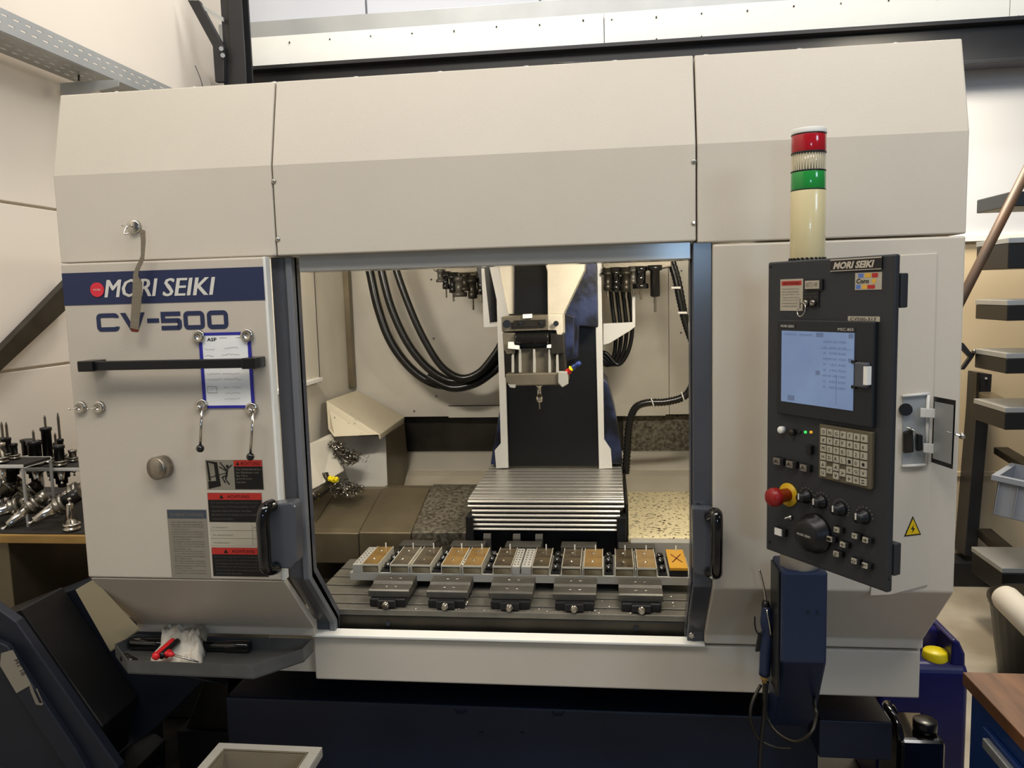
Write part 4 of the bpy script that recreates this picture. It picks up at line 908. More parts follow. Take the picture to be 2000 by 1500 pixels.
for px, py, n_ in ((1571, 971, 7), (1600, 981, 7), (1638, 995, 13), (1683, 1010, 7)):
    o = cknob('rotary_selector', px, py, .0115, kprof, 'black_plastic', off=.006); x, z = cl(px, py, .006)
    CL().box(x-.0010, x+.0010, -.0205, -.019, z-.002, z+.008).build('pointer', 'white_print', o)
    m = CL()
    for k in range(n_):
        t_ = math.radians(150-k*150/(n_-1)) if n_ < 10 else math.radians(190-k*220/(n_-1)); m.box(x+.0155*math.cos(t_)-.0009, x+.0155*math.cos(t_)+.0009, -.0006, 0, z+.0155*math.sin(t_)-.0009, z+.0155*math.sin(t_)+.0009)
    m.build('scale_marks', 'faint_print', con, kind='stuff')
cknob('toggle_switch', 1545, 1010, .0045, [(1, 0), (1, .004), (.5, .005), (.4, .014), (.001, .016)], 'chrome')
hw = cknob('hand_wheel', 1585, 1043, .0335, [(1, 0), (1, .006), (.86, .008), (.82, .022), (.6, .026), (.001, .026)], 'black_plastic', n=40, off=.01)
x, z = cl(1585, 1043, .01)
m = CL()
for k in range(20):
    t_ = 2*math.pi*k/20; m.box(x+.031*math.cos(t_)-.0008, x+.031*math.cos(t_)+.0008, -.0068, -.0060, z+.031*math.sin(t_)-.0008, z+.031*math.sin(t_)+.0008)
m.build('dial_marks', 'dim_print', hw, kind='stuff')
CL().text('MORI SEIKI', (x-.016, -.0262, z-.002), X_, Z_, .028, .004, fitw=True).build('dial_lettering', 'white_print', hw)
for a, b in (((1757, 533), (1757, 602)), ((1744, 1068), (1744, 1132))):
    za, zb_ = cl(*a)[1], cl(*b)[1]; CL().box(cw-.03, cw+.002, .013, .028, zb_, za).build('side_bracket', 'console', con, .002)
for q in ((1505, 520), (1503, 1058), (1738, 1130)): cknob('corner_screw', *q, .003, [(1, 0), (.8, .0015), (.1, .0018)], 'black_plastic', n=8)
# signal tower behind the console
tc_ = at(1578, 400, y=1.53); tx, ty = tc_.x, 1.53; R_ = .0305
tw = thing('signal_tower', 'red, clear and green signal lamp stack on a cream tube above the console', 'signal lamp', (tx, ty, 1.6))
Z = lambda py: at(1578, py, y=ty-.02).z
def seg(n_, a, b, m_, r=R_): return MB().lathe([(r, 0), (r, b-a)], (tx, ty, a), n=36).build(n_, m_, tw, .0008)
seg('tube', Z(505), Z(371), 'tower_cream'); seg('green_lens', Z(369), Z(334), 'green_lens', R_-.0005); seg('ring', Z(371), Z(369), 'black_plastic'); seg('ring', Z(334), Z(331), 'black_plastic')
m = MB().lathe([(R_-.003, 0), (R_-.003, Z(298)-Z(331))], (tx, ty, Z(331)), n=36)
for k in range(36):
    t_ = 2*math.pi*k/36; m.cyl((tx+(R_-.0025)*math.cos(t_), ty+(R_-.0025)*math.sin(t_), Z(331)), (tx+(R_-.0025)*math.cos(t_), ty+(R_-.0025)*math.sin(t_), Z(298)), .0013, n=5)
m.build('clear_lens', 'clear_lens', tw)
seg('ring', Z(298), Z(295), 'black_plastic'); seg('red_lens', Z(295), Z(261), 'red_lens', R_-.0005); seg('ring', Z(261), Z(259), 'black_plastic'); seg('cap', Z(259), Z(249), 'white')
m = MB()
for k in range(24):
    t_ = 2*math.pi*k/24; m.cyl((tx+R_*math.cos(t_), ty+R_*math.sin(t_), Z(509)), (tx+R_*math.cos(t_), ty+R_*math.sin(t_), Z(503)), .0022, n=5)
m.lathe([(R_+.006, 0), (R_+.006, .003)], (tx, ty, Z(511)), n=30); m.build('slotted_collar', 'black_plastic', tw)
# console arm
ar = thing('console_arm', 'dark blue bent steel arm carrying the console from the machine base', 'support arm', (tx, 1.6, .5))
ya = 1.52
MB().cyl((tx, ty+.03, 1.06), (tx, ty+.03, Z(512)), .0365, n=30).build('pole', 'cream_paint', ar)
CL().box(-.022, .035, .05, .10, 1.3, 1.5).build('mounting_bracket', 'console', con, .003)
zt_, zk, zn = at(1565, 1117, y=ya).z, at(1565, 1295, y=ya).z, at(1545, 1420, y=1.80).z
xa_, xb_ = at(1527, 1200, y=ya).x, at(1617, 1200, y=ya).x
m = MB(); 
def arm_ring(x0, x1, y0, y1, z): return [(x0, y0, z), (x1, y0, z), (x1, y1, z), (x0, y1, z)]
la, lb2 = at(1512, 1400, y=1.80).x, at(1592, 1400, y=1.80).x
rings = [arm_ring(xa_, xb_, ya, ya+.10, zt_), arm_ring(xa_, xb_, ya, ya+.10, zk), arm_ring(la, lb2, 1.80, 1.90, zn+.02), arm_ring(la, lb2, 1.86, 2.0, zn-.03)]
vs = [p for r_ in rings for p in r_]; fs = [(3, 2, 1, 0), (12, 13, 14, 15)]
for i in range(3):
    for k in range(4): k2 = (k+1) % 4; fs.append((i*4+k, (i+1)*4+k, (i+1)*4+k2, i*4+k2)[::-1])
m.add(vs, fs).build('bent_box', 'navy_arm', ar, .006)
MB().box(xa_-.004, xa_, ya+.015, ya+.09, zk-.08, zt_-.006).build('side_plate', 'black_plastic', ar, .002)
for q in ((1579, 1196), (1597, 1197)): MB().cyl(at(*q, y=ya), at(*q, y=ya-.003), .0025, n=8).build('screw', 'black_plastic', ar)
# air gun
yg = 1.60
ag = thing('air_gun', 'blue air blow gun with a bent nozzle hanging left of the blue arm', 'air gun', at(1495, 1310, y=yg))
MB().tube([at(1483, 1112, y=yg), at(1489, 1135, y=yg), at(1493, 1155, y=yg), at(1496, 1175, y=yg)], .0022, 8).build('nozzle', 'chrome', ag)
MB().lathe([(.006, 0), (.009, .006), (.006, .016)], at(1496, 1188, y=yg), (-.05, 0, 1), 10).build('nut', 'black_rubber', ag)
MB().tube([at(1496, 1184, y=yg), at(1499, 1215, y=yg), at(1500, 1240, y=yg), at(1496, 1270, y=yg), at(1493, 1318, y=yg)], [.0085, .009, .0105, .012, .0135, .0145, .0145, .014, .013, .0125, .012, .012, .012, .012, .012, .012, .0118, .0115, .011], 12, 5).build('body', 'navy_arm', ag)
MB().tube([at(1498, 1190, y=yg-.014), at(1503, 1220, y=yg-.018), at(1506, 1243, y=yg-.014)], .0022, 8, 3).build('trigger', 'chrome', ag)
MB().tube([at(1474, 1204, y=yg), at(1475, 1225, y=yg), at(1480, 1237, y=yg), at(1488, 1242, y=yg)], .0016, 6).build('hang_hook', 'black_plastic', ag)
MB().slab([(1482, 1240), (1490, 1236), (1486, 1272), (1476, 1274)], yg, .01).build('lever_tab', 'black_plastic', ag, .001)
MB().lathe([(.008, 0), (.008, .006), (.0055, .007), (.0055, .014)], at(1493, 1320, y=yg), (0, 0, -1), 10).build('coupling', 'wood', ag)
hs = MB().tube([at(1493, 1334, y=yg), at(1493, 1370, y=yg), at(1497, 1400, y=yg+.02), at(1520, 1432, y=yg), at(1555, 1448, y=yg-.02), at(1585, 1430, y=yg-.03), at(1594, 1395, y=yg), at(1590, 1375, y=yg+.03), at(1592, 1340, y=1.78)], .0038, 8, 8).build('air_hose', 'dark_steel')
tag(hs, 'grey air hose looping from the blow gun around the blue arm', 'hose')
hs = MB().tube([at(1486, 1338, y=yg+.02), at(1470, 1370, y=yg), at(1466, 1405, y=yg-.01), at(1480, 1440, y=yg), at(1510, 1458, y=yg), at(1545, 1462, y=yg+.01)], .0035, 8, 8).build('air_hose', 'dark_steel')
tag(hs, 'loose grey hose loop hanging to the left below the blow gun', 'hose')
hs = MB().tube([at(1497, 1330, y=yg+.01), at(1492, 1400, y=yg), at(1486, 1460, y=yg), at(1482, 1560, y=yg)], .0050, 8, 6).build('air_hose', 'black_rubber')
tag(hs, 'straight dark hose running down from the blow gun to the floor', 'hose')

# ------------------------------------------------------------------ tray under the door
ty_ = thing('tool_tray', 'grey steel tray with raised rim mounted below the sliding door', 'tray', (-.95, 1.72, .75))
zr1, zr0 = .780, .748
P_ = [at(224, 1258, z=zr1), at(248, 1290, z=zr1), at(495, 1300, z=zr1), at(592, 1268, z=zr1), at(612, 1243, z=zr1)]
P_[4].y = 1.797; P_[4].x = P_[3].x+.002; P_.append(Vector((-1.19, 1.797, zr1)))
zfl = zr0+.003
MB().prism([Vector((p.x, p.y, zfl-.002)) for p in P_], (0, 0, .002)).build('floor_plate', 'tray_grey', ty_)
cen = sum(P_, Vector())/len(P_)
for i in range(len(P_)):
    a, b = P_[i], P_[(i+1) % len(P_)]
    if (a-b).length < .004: continue
    n_ = (b-a).cross(Vector((0, 0, 1))).normalized()*.0025
    if (cen-a).dot(n_) < 0: n_ = -n_
    bot = zr0
    MB().prism([a, b, Vector((b.x, b.y, bot)), Vector((a.x, a.y, bot))], n_).build('rim', 'tray_grey', ty_)
def onT(px, py, h=0.0): return at(px, py, z=zfl+h)
def rod(label, a, b, r, h, caps=True):
    o = thing('torch', label, 'torch', onT(*a)) ; A, B = onT(*a, h), onT(*b, h); d_ = (B-A); L_ = d_.length
    MB().lathe([(r*.9, 0), (r, .004), (r, L_*.25), (r*.86, L_*.27), (r*.86, L_*.8), (r, L_*.82), (r, L_-.003), (r*.85, L_)], A, d_, 16).build('body', 'black_gloss', o)
    MB().lathe([(r*.75, 0), (r*.75, .002)], A-d_.normalized()*.001, d_, 16).build('lens', 'chrome', o); return o
rod('black cylindrical torch lying across the back of the tray', (256, 1257), (488, 1263), .0145, .0145)
o = thing('sleeve', 'short black sleeve lying in the left corner of the tray', 'sleeve', onT(245, 1285)); MB().cyl(onT(243, 1284, .012), onT(262, 1294, .012), .011, n=14).build('body', 'black_rubber', o)
MB().cyl(onT(242, 1283.4, .012), onT(243, 1284, .012), .007, n=14).build('bore', 'black_plastic', o)
# rag: a crumpled cloth built as a folded height field
rg = MB(); rg.smooth = True
NU, NV = 34, 26; base_ = [(284, 1308), (392, 1308), (404, 1262), (330, 1262)]
B_ = [onT(*p) for p in base_]; vs = []
import mathutils.noise as mn
for j in range(NV+1):
    for i in range(NU+1):
        u, v = i/NU, j/NV; p = (B_[0]*(1-u)+B_[1]*u)*(1-v)+(B_[3]*(1-u)+B_[2]*u)*v
        e = min(1, math.sin(math.pi*min(max(u, 0), 1))*4)*min(1, v*5); g_ = min(1, max(0, (v-.15)/.7)); g_ = g_*g_*(3-2*g_)
        n1 = mn.noise(Vector((u*3.2, v*2.6, 1.3))); n2 = abs(mn.noise(Vector((u*8+n1*2, v*5, 4)))); n3 = abs(mn.noise(Vector((u*16, v*12, 9))))
        wob = Vector((mn.noise(Vector((u*4, v*4, 7)))*.012, mn.noise(Vector((u*4, v*4, 17)))*.012, 0))
        vs.append(p+wob+Vector((0, 0, .0015+e*(.008+.012*n1+.022*n2+.010*n3+.040*g_))))
rg.add(vs, [(j*(NU+1)+i, j*(NU+1)+i+1, (j+1)*(NU+1)+i+1, (j+1)*(NU+1)+i) for j in range(NV) for i in range(NU)])
o = rg.build('rag', 'rag'); tag(o, 'crumpled off-white cleaning rag lying in the grey tray', 'cloth'); MB().prism([at(338, 1246, y=1.762), at(362, 1229, y=1.775), at(396, 1221, y=1.782), at(405, 1234, y=1.776), at(402, 1254, y=1.755), at(396, 1247, y=1.752), at(392, 1243, y=1.75)], (0, .004, .001)).build('folded_corner', 'rag_grey', o, .0015); so = o.modifiers.new('thick', 'SOLIDIFY'); so.thickness = .0016; so.offset = 1
hk = thing('folding_tool', 'red and black folding hex key set lying on the rag', 'tool', onT(320, 1270, .03))
A, B = at(305, 1281, y=1.665), at(338, 1252, y=1.735); dd = (B-A).normalized(); sd = dd.cross(Vector((0, 0, 1))).normalized()
MB().tube([A, A+(B-A)*.5, B], .0080, 12, 4).build('handle_shell', 'red_bright', hk)
MB().tube([A+sd*.012, A+(B-A)*.5+sd*.013, B+sd*.012], .0078, 12, 4).build('handle_core', 'black_rubber', hk)
MB().ball(A, .0098).build('handle_end', 'red_bright', hk)
MB().tube([A+sd*.022+dd*.004, A+sd*.022+dd*.02], .0078, 12, 2).build('handle_shell', 'red_bright', hk)
sd2 = thing('screwdriver', 'thin steel screwdriver shaft lying on the rag, pointing right', 'screwdriver', onT(360, 1283, .02))
MB().cyl(at(331, 1277, y=1.66), at(388, 1293, y=1.662), .0030, .0018, 10).build('shaft', 'chrome', sd2)
MB().lathe([(.004, 0), (.006, .004), (.006, .012), (.003, .016)], at(327, 1276, y=1.66), at(388, 1293, y=1.662)-at(331, 1277, y=1.66), 10).build('ferrule', 'red_bright', sd2)

# ------------------------------------------------------------------ chip conveyor, lower left
yv = 2.0
cvr = thing('chip_conveyor', 'dark blue slanting chip conveyor leaving the machine at the lower left', 'conveyor', (-1.6, 2.1, .0))
def cs(name, pts, y, th, m_='navy_dark', parent=cvr, bevel=.004): return MB().slab(pts, y, th).build(name, m_, parent, bevel)
cs('incline', [(-60, 1150), (30, 1215), (230, 1500), (240, 1700), (120, 1700), (-60, 1400)], 1.72, .03)
cs('side_rail', [(-60, 1230), (12, 1262), (150, 1470), (232, 1620), (205, 1620), (120, 1490), (-10, 1290), (-60, 1262)], 1.70, .02)
cs('housing', [(40, 1190), (170, 1140), (258, 1245), (300, 1300), (440, 1338), (395, 1332), (300, 1425), (170, 1520), (60, 1340)], 1.97, .14, 'navy_dark')
cs('trough', [(-60, 1230), (40, 1190), (200, 1420), (180, 1520), (60, 1400), (-60, 1330)], 1.80, .16, 'black_plastic')
q = [(2, 1276), (24, 1270), (60, 1338), (32, 1354), (0, 1300)]
pl = MB().slab(q, 1.698, .002); pl.mi = 1
dv = (at(60, 1338, y=1.697)-at(24, 1270, y=1.697)).normalized(); du = dv.cross(Vector((0, -1, 0))).normalized(); du = -du if du.x < 0 else du
o0 = at(18, 1282, y=1.6975); pl.text('MT 10', o0, -dv*-1, du, .05, .010, fitw=False) if False else pl.text('MT 10', at(27, 1290, y=1.697), dv, Vector((dv.z*-1, 0, dv.x)), .042, .012, fitw=True)
pl.build('type_plate', ['sticker_grey', 'black_print'], cvr)
cs('emblem', [(57, 1340), (61, 1338), (66, 1352), (76, 1374), (83, 1374), (70, 1346), (72, 1346), (84, 1376), (80, 1378), (70, 1376), (60, 1352)], 1.697, .002, 'faint_print', bevel=0)
cs('foot', [(95, 1420), (250, 1520), (250, 1560), (95, 1560)], 2.0, .2, 'black_plastic')

# ------------------------------------------------------------------ bench at the left with the tool holders
wbn = thing('workbench', 'workbench with a yellowish wooden edge and black mat against the left wall', 'bench', (-1.9, 2.7, 0))
YB0 = 2.15; zbt = at(80, 1043, y=YB0).z; zbb = at(80, 1062, y=YB0).z; xbe = -1.40
MB().box(XW+.01, xbe, YB0, 2.75, zbb, zbt-.004).build('worktop', 'wood', wbn, .003)
MB().box(XW+.012, xbe-.01, YB0+.01, 2.74, zbt-.004, zbt).build('mat', 'mat_black', wbn, .001)
MB().box(XW+.02, at(24, 1140, y=YB0+.02).x, YB0+.02, 2.7, .35, zbb).build('side_cabinet', 'cover_metal', wbn, .003)
for a, b in ((xbe-.06, YB0+.05), (xbe-.06, 2.68)): MB().box(a, a+.04, b, b+.04, 0, zbb).build('leg', 'black_beam', wbn)
MB().box(XW+.02, XW+.06, YB0+.05, YB0+.09, 0, .35).build('leg', 'black_beam', wbn)
def rack(label, x0, x1, y0, y1, zt3):
    o = thing('tool_rack', label, 'rack', ((x0+x1)/2, y0, zbt))
    MB().box(x0, x1, y0, y0+.004, zt3-.010, zt3).box(x0, x1, y1-.004, y1, zt3-.01, zt3).box(x0, x1, y0+.004, y1-.004, zt3-.012, zt3-.010).build('shelf_rim', 'lamp_strip', o, .001)
    MB().box(x0+.002, x1-.002, y0+.005, y1-.005, zt3-.0095, zt3-.001).build('shelf_top', 'mat_black', o)
    for x in (x0, x1-.007):
        for y in (y0, y1-.007): MB().box(x, x+.007, y, y+.007, zbt, zt3-.012).build('leg', 'galv', o)
    return o
yr = 2.36; zrk = at(100, 914, y=yr).z
rack('pale grey tool rack next to the machine, full of upright holders', at(44, 915, y=yr).x-.09, at(160, 915, y=yr).x+.03, yr, yr+.20, zrk)
yr2 = 2.22; zr2 = at(20, 908, y=yr2).z
rack('second tool rack at the left edge of the photograph', XW+.012, at(44, 905, y=yr2).x, yr2, yr2+.13, zr2)
def holder(c, axis, s_, m1, m2, cutter, label, grp, taper=True, body=.06, br_=.018, nut=True):
    """c = gauge plane; axis points from the taper to the tool"""
    a = Vector(axis).normalized(); o = thing('tool_holder', label, 'tool holder', c, grp)
    if taper:
        MB().lathe([(.0022, -.098), (.0075, -.095), (.0075, -.088), (.004, -.086), (.004, -.076), (.0125, -.074), (.0125, -.07), (.0222, 0)], c, a, 20).build('taper', 'chrome', o) if s_ == 1 else MB().lathe([(r*s_, h*s_) for r, h in [(.0022, -.098), (.0075, -.095), (.0075, -.088), (.004, -.086), (.004, -.076), (.0125, -.074), (.0125, -.07), (.0222, 0)]], c, a, 20).build('taper', 'chrome', o)
    MB().lathe([(r*s_, h*s_) for r, h in [(.026, 0), (.0315, .002), (.0315, .009), (.026, .012), (.026, .016), (.0315, .019), (.0315, .026), (.024, .028)]], c, a, 20).build('flange', m1, o)
    pr_ = [(br_, .028), (br_, .028+body)]
    if nut: pr_ += [(br_*1.2, .030+body), (br_*1.2, .045+body), (br_*.8, .048+body)]
    MB().lathe([(r*s_, h*s_) for r, h in pr_], c, a, 18).build('body', m2, o)
    if cutter: e = c+a*pr_[-1][1]*s_; MB().lathe([(cutter[0], 0), (cutter[0], cutter[1]*.8), (cutter[0]*.3, cutter[1])], e, a, 8).build('cutter', 'steel', o)
G1 = 'tool holders standing in the racks'
up = (0, 0, 1)
def stand(px, s_, body, br_, cutter, label, y=None, nut=True, m1='steel', m2='black_rubber'):
    y = y or yr+.08; x = at(px, 900, y=y).x; holder(Vector((x, y, (zrk if y >= 2.36 else zr2)+.001)), up, s_*.86, m1, m2, cutter, label, G1, True, body, br_, nut)
stand(95, .75, .14, .024, (.004, .04), 'tallest black tool holder with a small bronze drill tip, on the rack')
stand(70, .9, .06, .026, (.004, .035), 'wide black tool holder with a short gold drill, left of the tallest', yr+.04)
stand(117, .75, .06, .024, None, 'squat black tool holder right of the tallest one, without a tool', yr+.03)
stand(121, .7, .07, .016, (.0045, .09), 'slim black holder with a long grey drill bit', yr+.14)
stand(112, .6, .05, .016, (.004, .035), 'small black holder with a silver cutter behind the squat one', yr+.18)
stand(56, .7, .07, .03, None, 'knobbly black milling head at the left end of the rack', yr+.14)
stand(143, .6, .03, .022, None, 'low steel tool holder half hidden by the machine edge', yr+.10, m2='steel')
stand(10, .75, .06, .017, (.004, .05), 'black holder with two dark rods, at the left photo edge', yr2+.09)
stand(19, .65, .07, .016, (.004, .05), 'slim black holder with a dark rod behind the steel one', yr2+.11)
stand(3, .8, .045, .018, (.003, .02), 'bright turned steel holder at the left photo edge', yr2+.03, m2='chrome')
stand(30, .6, .05, .018, None, 'short black holder on the second rack, beside the tall ones', yr2+.09)
G2 = 'tool holders lying on the bench'
def lying(a, b, ya, yb, label, m2='steel', body=.03, f=1.12):
    A, B = at(*a, y=ya), at(*b, y=yb); d_ = B-A; holder(B, d_, f*.9, 'steel', m2, None, label, G2, True, body, .021, False)
lying((14, 1027), (58, 992), 2.20, 2.24, 'polished cone holder lying front left with a bright pull stud')
lying((52, 1026), (112, 990), 2.19, 2.22, 'polished cone holder lying front centre on the bench', 'black_rubber', .05)
lying((-34, 1012), (24, 990), 2.22, 2.24, 'polished cone holder lying at the left photo edge, on the bench')
lying((16, 990), (46, 968), 2.30, 2.34, 'grey tool holder lying behind the front ones on the bench', 'dark_steel')
lying((96, 990), (140, 966), 2.28, 2.30, 'large grooved cone holder leaning behind, next to the machine edge')
lying((-14, 972), (8, 958), 2.33, 2.37, 'small silver cone holder at the far left behind the others')
c = at(141, 1036, z=zbt); holder(c+Vector((0, 0, .024)), (0, 0, -1), .8, 'chrome', 'chrome', None, 'upright silver holder standing on its flange beside the machine', G2, True, -.006, .016, False)
bl = thing('blue_pouch', 'dark blue plastic pouch lying behind the tool holders', 'pouch', at(95, 975, z=zbt)); a = at(95, 978, z=zbt+.02)
MB().box(a.x-.07, a.x+.05, a.y, a.y+.09, zbt, zbt+.03).build('body', 'can_blue', bl, .008); MB().box(a.x-.02, a.x+.0, a.y-.002, a.y+.092, zbt+.0, zbt+.0315).build('strap', 'navy', bl)
for px, w_, lb_ in ((70, .035, 'black stepped holder body hanging below the rack, left'), (120, .045, 'black stepped holder body hanging below the rack, right'), (22, .04, 'black stepped holder body hanging below the second rack')):
    q_ = px < 40; y = (yr2 if q_ else yr)+.07; x = at(px, 930, y=y).x; zt4 = (zr2 if q_ else zrk)-.0125
    o = thing('tool_socket', lb_, 'tool holder', (x, y, zt4), 'black sockets under the racks')
    MB().lathe([(w_*.8, 0), (w_*.8, .018), (w_*.6, .02), (w_*.6, .034), (w_*.42, .036), (w_*.42, .055)], (x, y, zt4), (0, 0, -1), 20).build('body', 'black_rubber', o)
    MB().lathe([(w_*.3, 0), (w_*.3, .012), (w_*.2, .013)], (x, y, zt4-.055), (0, 0, -1), 16).build('stud', 'dark_steel', o)

# ------------------------------------------------------------------ crates
def crate(name, label, x0, x1, y0, y1, z0, z1, m_, mi_, T=None, grp=None):
    o = thing(name, label, 'crate', (T @ Vector(((x0+x1)/2, (y0+y1)/2, z0))) if T else ((x0+x1)/2, (y0+y1)/2, z0), grp); t = .003; i = .022
    B = lambda: MB(T)
    B().box(x0+i, x1-i, y0+i, y1-i, z0, z0+t).build('bottom', mi_, o)
    for a in ((x0+i, x1-i, y0+i, y0+i+t), (x0+i, x1-i, y1-i-t, y1-i), (x0+i, x0+i+t, y0+i, y1-i), (x1-i-t, x1-i, y0+i, y1-i)): B().box(a[0], a[1], a[2], a[3], z0, z1).build('side', mi_, o)
    m = B()
    for a in ((x0, x1, y0, y0+i+t), (x0, x1, y1-i-t, y1), (x0, x0+i+t, y0+i+t, y1-i-t), (x1-i-t, x1, y0+i+t, y1-i-t)): m.box(*a, z1-.004, z1)
    for a in ((x0, x1, y0, y0+.003), (x0, x1, y1-.003, y1), (x0, x0+.003, y0+.003, y1-.003), (x1-.003, x1, y0+.003, y1-.003)): m.box(*a, z1-.022, z1-.004)
    m.build('rim', m_, o, .002)
    m = B()
    for k in range(6):
        for y in (y0+i-.012, y1-i): m.box(x0+.03+k*(x1-x0-.06)/5-.0015, x0+.03+k*(x1-x0-.06)/5+.0015, y, y+.012, z0+.01, z1-.004)
    m.build('ribs', m_, o, kind='stuff'); return o
ca, cb, cc = at(425, 1453, z=.66), at(632, 1455, z=.66), at(590, 1520, z=.66)
crate('euro_crate', 'open light grey plastic crate standing in front of the machine, bottom edge', ca.x, cb.x, 1.537-.34, 1.537, .48, .66, 'crate_grey', 'crate_inside')
st = thing('crate_trolley', 'low steel trolley under the grey crate in front of the machine', 'trolley', ((ca.x+cb.x)/2, 1.37, 0))
MB().box(ca.x+.01, cb.x-.01, 1.22, 1.53, .465, .478).build('deck', 'galv', st, .002)
for x in (ca.x+.02, cb.x-.04):
    for y in (1.23, 1.50): MB().box(x, x+.02, y, y+.02, .04, .465).build('leg', 'galv', st); MB().cyl((x+.01-.008, y+.01, .02), (x+.01+.008, y+.01, .02), .02, n=14).build('wheel', 'black_rubber', st)

# ------------------------------------------------------------------ right-hand side of the hall
jc = thing('blue_jerrycan', 'blue plastic jerrycan with a yellow cap beside the right machine side', 'canister', (1.0, 2.5, 0))
yj = 2.45; xj1 = at(1892, 1350, y=yj).x; xj0 = xj1-.26; zjt = at(1840, 1300, y=yj).z; zjh = at(1835, 1226, y=yj+.12).z
MB().xprism([(yj, 0), (yj, zjt-.02), (yj+.02, zjt), (yj+.22, zjt), (yj+.24, zjt-.02), (yj+.24, 0)], xj0, xj1).build('body', 'can_blue', jc, .02, 3)
MB().prism([(xj0+.04, yj+.12, zjt-.02), (xj1-.004, yj+.12, zjt-.02), (xj1-.003, yj+.12, zjt+.03), (xj1-.014, yj+.12, zjt+.065), (xj1-.045, yj+.12, zjh-.005), (xj1-.10, yj+.12, zjh+.012), (xj0+.06, yj+.12, zjh), (xj0+.03, yj+.12, zjt+.03)], (0, .08, 0)).build('handle', 'can_blue', jc, .016, 3)
MB().prism([(xj1-.004, yj+.015, zjt-.02), (xj1-.006, yj+.015, zjt+.03), (xj1-.022, yj+.015, zjt+.066), (xj1-.040, yj+.015, zjt+.078), (xj1-.046, yj+.015, zjt+.07), (xj1-.048, yj+.015, zjt-.02)], (0, .2, 0)).build('shoulder', 'can_blue', jc, .014, 3)
c = at(1826, 1292, y=yj+.055); MB().lathe([(.038, -.012), (.038, .002), (.035, .02), (.032, .024), (.001, .024)], (c.x, yj+.055, zjt), (0, 0, 1), 24).build('cap', 'yellow', jc)
bc = thing('black_canister', 'small black canister with round cap in front of the blue jerrycan', 'canister', (.8, 2.1, 0))
yk = 2.08; x0, x1_ = at(1756, 1440, y=yk).x, at(1850, 1450, y=yk).x; zk_ = at(1790, 1447, y=yk).z
MB().box(x0, x1_, yk, yk+.16, 0, zk_).build('body', 'black_gloss', bc, .015, 3)
c = at(1806, 1432, y=yk+.05); MB().lathe([(.026, 0), (.03, .004), (.03, .03), (.026, .033), (.001, .033)], (c.x, yk+.05, zk_), n=20).build('cap', 'black_rubber', bc)
MB().tube([(x0+.010, yk+.015, zk_-.01), (x0+.005, yk+.04, zk_+.03), (x0-.002, yk+.09, zk_+.045), (x0+.02, yk+.13, zk_+.03), (x0+.04, yk+.15, zk_-.01)], .011, 10, 5).build('handle', 'black_gloss', bc)
# blue drawer cabinet with wooden top
zc_ = .72; ck = at(1880, 1312, z=zc_); ckx, cky = ck.x, ck.y
cb_ = thing('drawer_cabinet', 'blue drawer cabinet with a brown wooden top in the lower right corner', 'cabinet', (ckx+.3, cky-.25, 0))
MB().box(ckx, ckx+.75, cky-.62, cky, zc_-.03, zc_).build('wooden_top', 'wood_top', cb_, .002)
MB().box(ckx+.014, ckx+.73, cky-.60, cky-.015, .04, zc_-.03).build('body', 'cab_blue', cb_, .003)
for k in range(5):
    z1_ = zc_-.075-k*.125
    d = MB().box(ckx+.002, ckx+.0135, cky-.58, cky-.10, z1_-.115, z1_).build('drawer', 'cab_blue', cb_, .002)
    MB().box(ckx-.012, ckx+.002, cky-.56, cky-.13, z1_-.03, z1_-.008).build('handle', 'galv', d, .003)
# bin with the foam roll
yb_ = 3.3; bi = thing('waste_bin', 'black waste bin standing on the floor at the right edge', 'bin', (1.7, 3.3, 0))
xb0 = at(1936, 1240, y=yb_).x
MB().lathe([(.15, 0), (.19, .30), (.196, .305), (.196, .325), (.186, .325), (.145, .01), (.001, .01)], (xb0+.195, yb_, 0), n=30).build('body', 'black_plastic', bi)
MB().lathe([(.186, .318), (.2, .318), (.2, .33), (.186, .33)], (xb0+.195, yb_, 0), n=30).build('rim', 'black_rubber', bi)
A, B = at(1962, 1166, y=3.12), at(2060, 1262, y=2.82)
fr = thing('foam_roll', 'off-white rolled foam lying across the bin at the right edge', 'roll', A)
MB().lathe([(.03, -.012), (.045, -.006), (.05, .01), (.05, (B-A).length), (.03, (B-A).length+.01)], A, B-A, 24).build('roll', 'foam', fr)
MB().lathe([(.012, -.0135), (.012, -.010)], A, B-A, 12).build('core', 'faint_print', fr)
# storage rack with cantilever arms
sr = thing('cantilever_rack', 'dark steel rack upright with grey arms behind the machine on the right', 'rack', (1.95, 4.4, .55))
MB().slab([(1912, 728), (1938, 731), (1934, 790), (1908, 1086), (1884, 1086), (1908, 800)], 4.36, .13).build('upright', 'black_beam', sr, .003)
MB().slab([(1908, 728), (1914, 728), (1909, 812), (1905, 812)], 4.34, .05).build('side_bar', 'dark_steel', sr)
MB().cyl(at(1926, 739, y=4.36), at(1926, 739, y=4.34), .006, n=8).build('bolt', 'galv', sr)
def beam(a, b, y0, y1, h, m_, name='arm'):
    A, B = at(*a, y=y0), at(*b, y=y1); d_ = (B-A).normalized(); s_ = d_.cross(Vector((0, 0, 1))).normalized()*.035
    return MB().prism([A-s_, A+s_, A+s_-Vector((0, 0, h)), A-s_-Vector((0, 0, h))], B-A).build(name, m_, sr, .002)
def arm_(px, py, y0, y1, h, m_):
    A = at(px, py, y=y0); dz = .10*(y0-y1)
    beam_pts(A, Vector((A.x, y1, A.z-dz)), h, m_)
def beam_pts(A, B, h, m_):
    s_ = Vector((.035, 0, 0)); MB().prism([A-s_, A+s_, A+s_-Vector((0, 0, h)), A-s_-Vector((0, 0, h))], B-A).build('arm', m_, sr, .002)
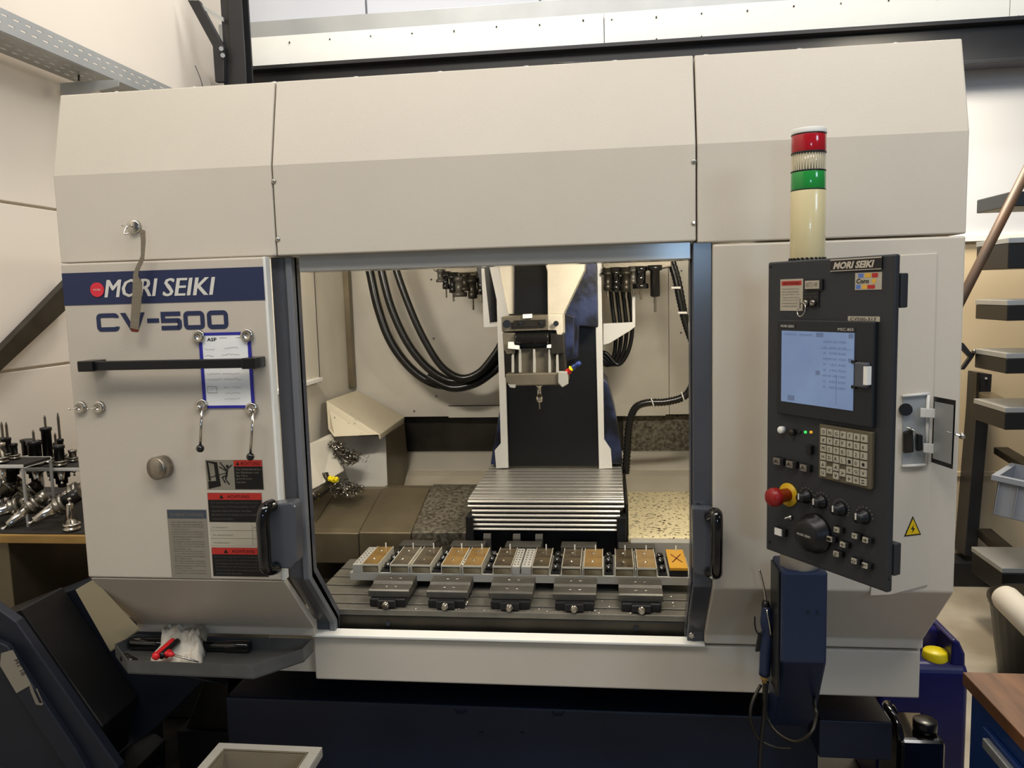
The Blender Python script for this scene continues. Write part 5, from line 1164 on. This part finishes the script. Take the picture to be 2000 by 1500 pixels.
arm_(1922, 765, 4.36, 3.92, .045, 'cover_metal'); arm_(1955, 873, 4.36, 3.92, .035, 'dark_steel'); arm_(1922, 1032, 4.36, 3.92, .045, 'dark_steel'); arm_(1950, 1092, 4.36, 3.92, .03, 'dark_steel')
bs = thing('board_shelf', 'tall shelf of pale boards with black edge rails at the right photo edge', 'shelf', (2.2, 3.6, 0))
ybs = 3.6
for a, hb in ((374, .0), (464, .105), (586, .065), (690, .065), (796, .075), (1110, .10)):
    x0 = at(1972-(a-374)*.02, a, y=ybs).x; z = at(1985, a, y=ybs).z
    if a == 374: MB().box(x0, x0+.8, ybs, ybs+.3, z-.06, z).build('edge_rail', 'black_plastic', bs, .004); continue
    b_ = MB().box(x0, x0+.8, ybs, ybs+.3, z-.022, z).build('board', 'galv', bs, .002)
    MB().box(x0+.002, x0+.8, ybs+.002, ybs+.298, z-.022-hb, z-.023).build('edge_rail', 'black_print', b_, .004)
MB().box(x0+.5, x0+.54, ybs+.1, ybs+.14, 0, at(1985, 330, y=ybs).z).build('post', 'galv', bs)
pp = at(1880, 580, y=3.5), at(2030, 285, y=3.5)
tag(MB().tube([pp[0]+(pp[0]-pp[1])*1.2, pp[0], pp[1]], .02, 14, 1).build('brown_pole', 'pipe_brown'), 'long brown pole leaning diagonally behind the right side of the machine', 'pole')
A = at(1903, 688, y=3.9); o = thing('wall_fitting', 'small black angled fitting on the wall beside the machine', 'fitting', A)
MB().slab([(1876, 668), (1882, 670), (1898, 690), (1903, 684), (1907, 688), (1900, 700), (1884, 722), (1876, 722), (1893, 698), (1876, 680)], 3.9, .02).build('bracket', 'black_beam', o, .001)
MB().ball(at(1903, 686, y=3.89), .010, 10).build('knob', 'steel', o)
T = Matrix.Translation(at(1924, 1004, y=3.45)) @ Matrix.Rotation(math.radians(-38), 4, 'Z') @ Matrix.Rotation(math.radians(6), 4, 'Y')
crate('euro_crate', 'grey plastic crate lying tilted on the rack arms at the right', 0, .4, 0, .3, 0, .17, 'crate_blue', 'crate_blue', T)
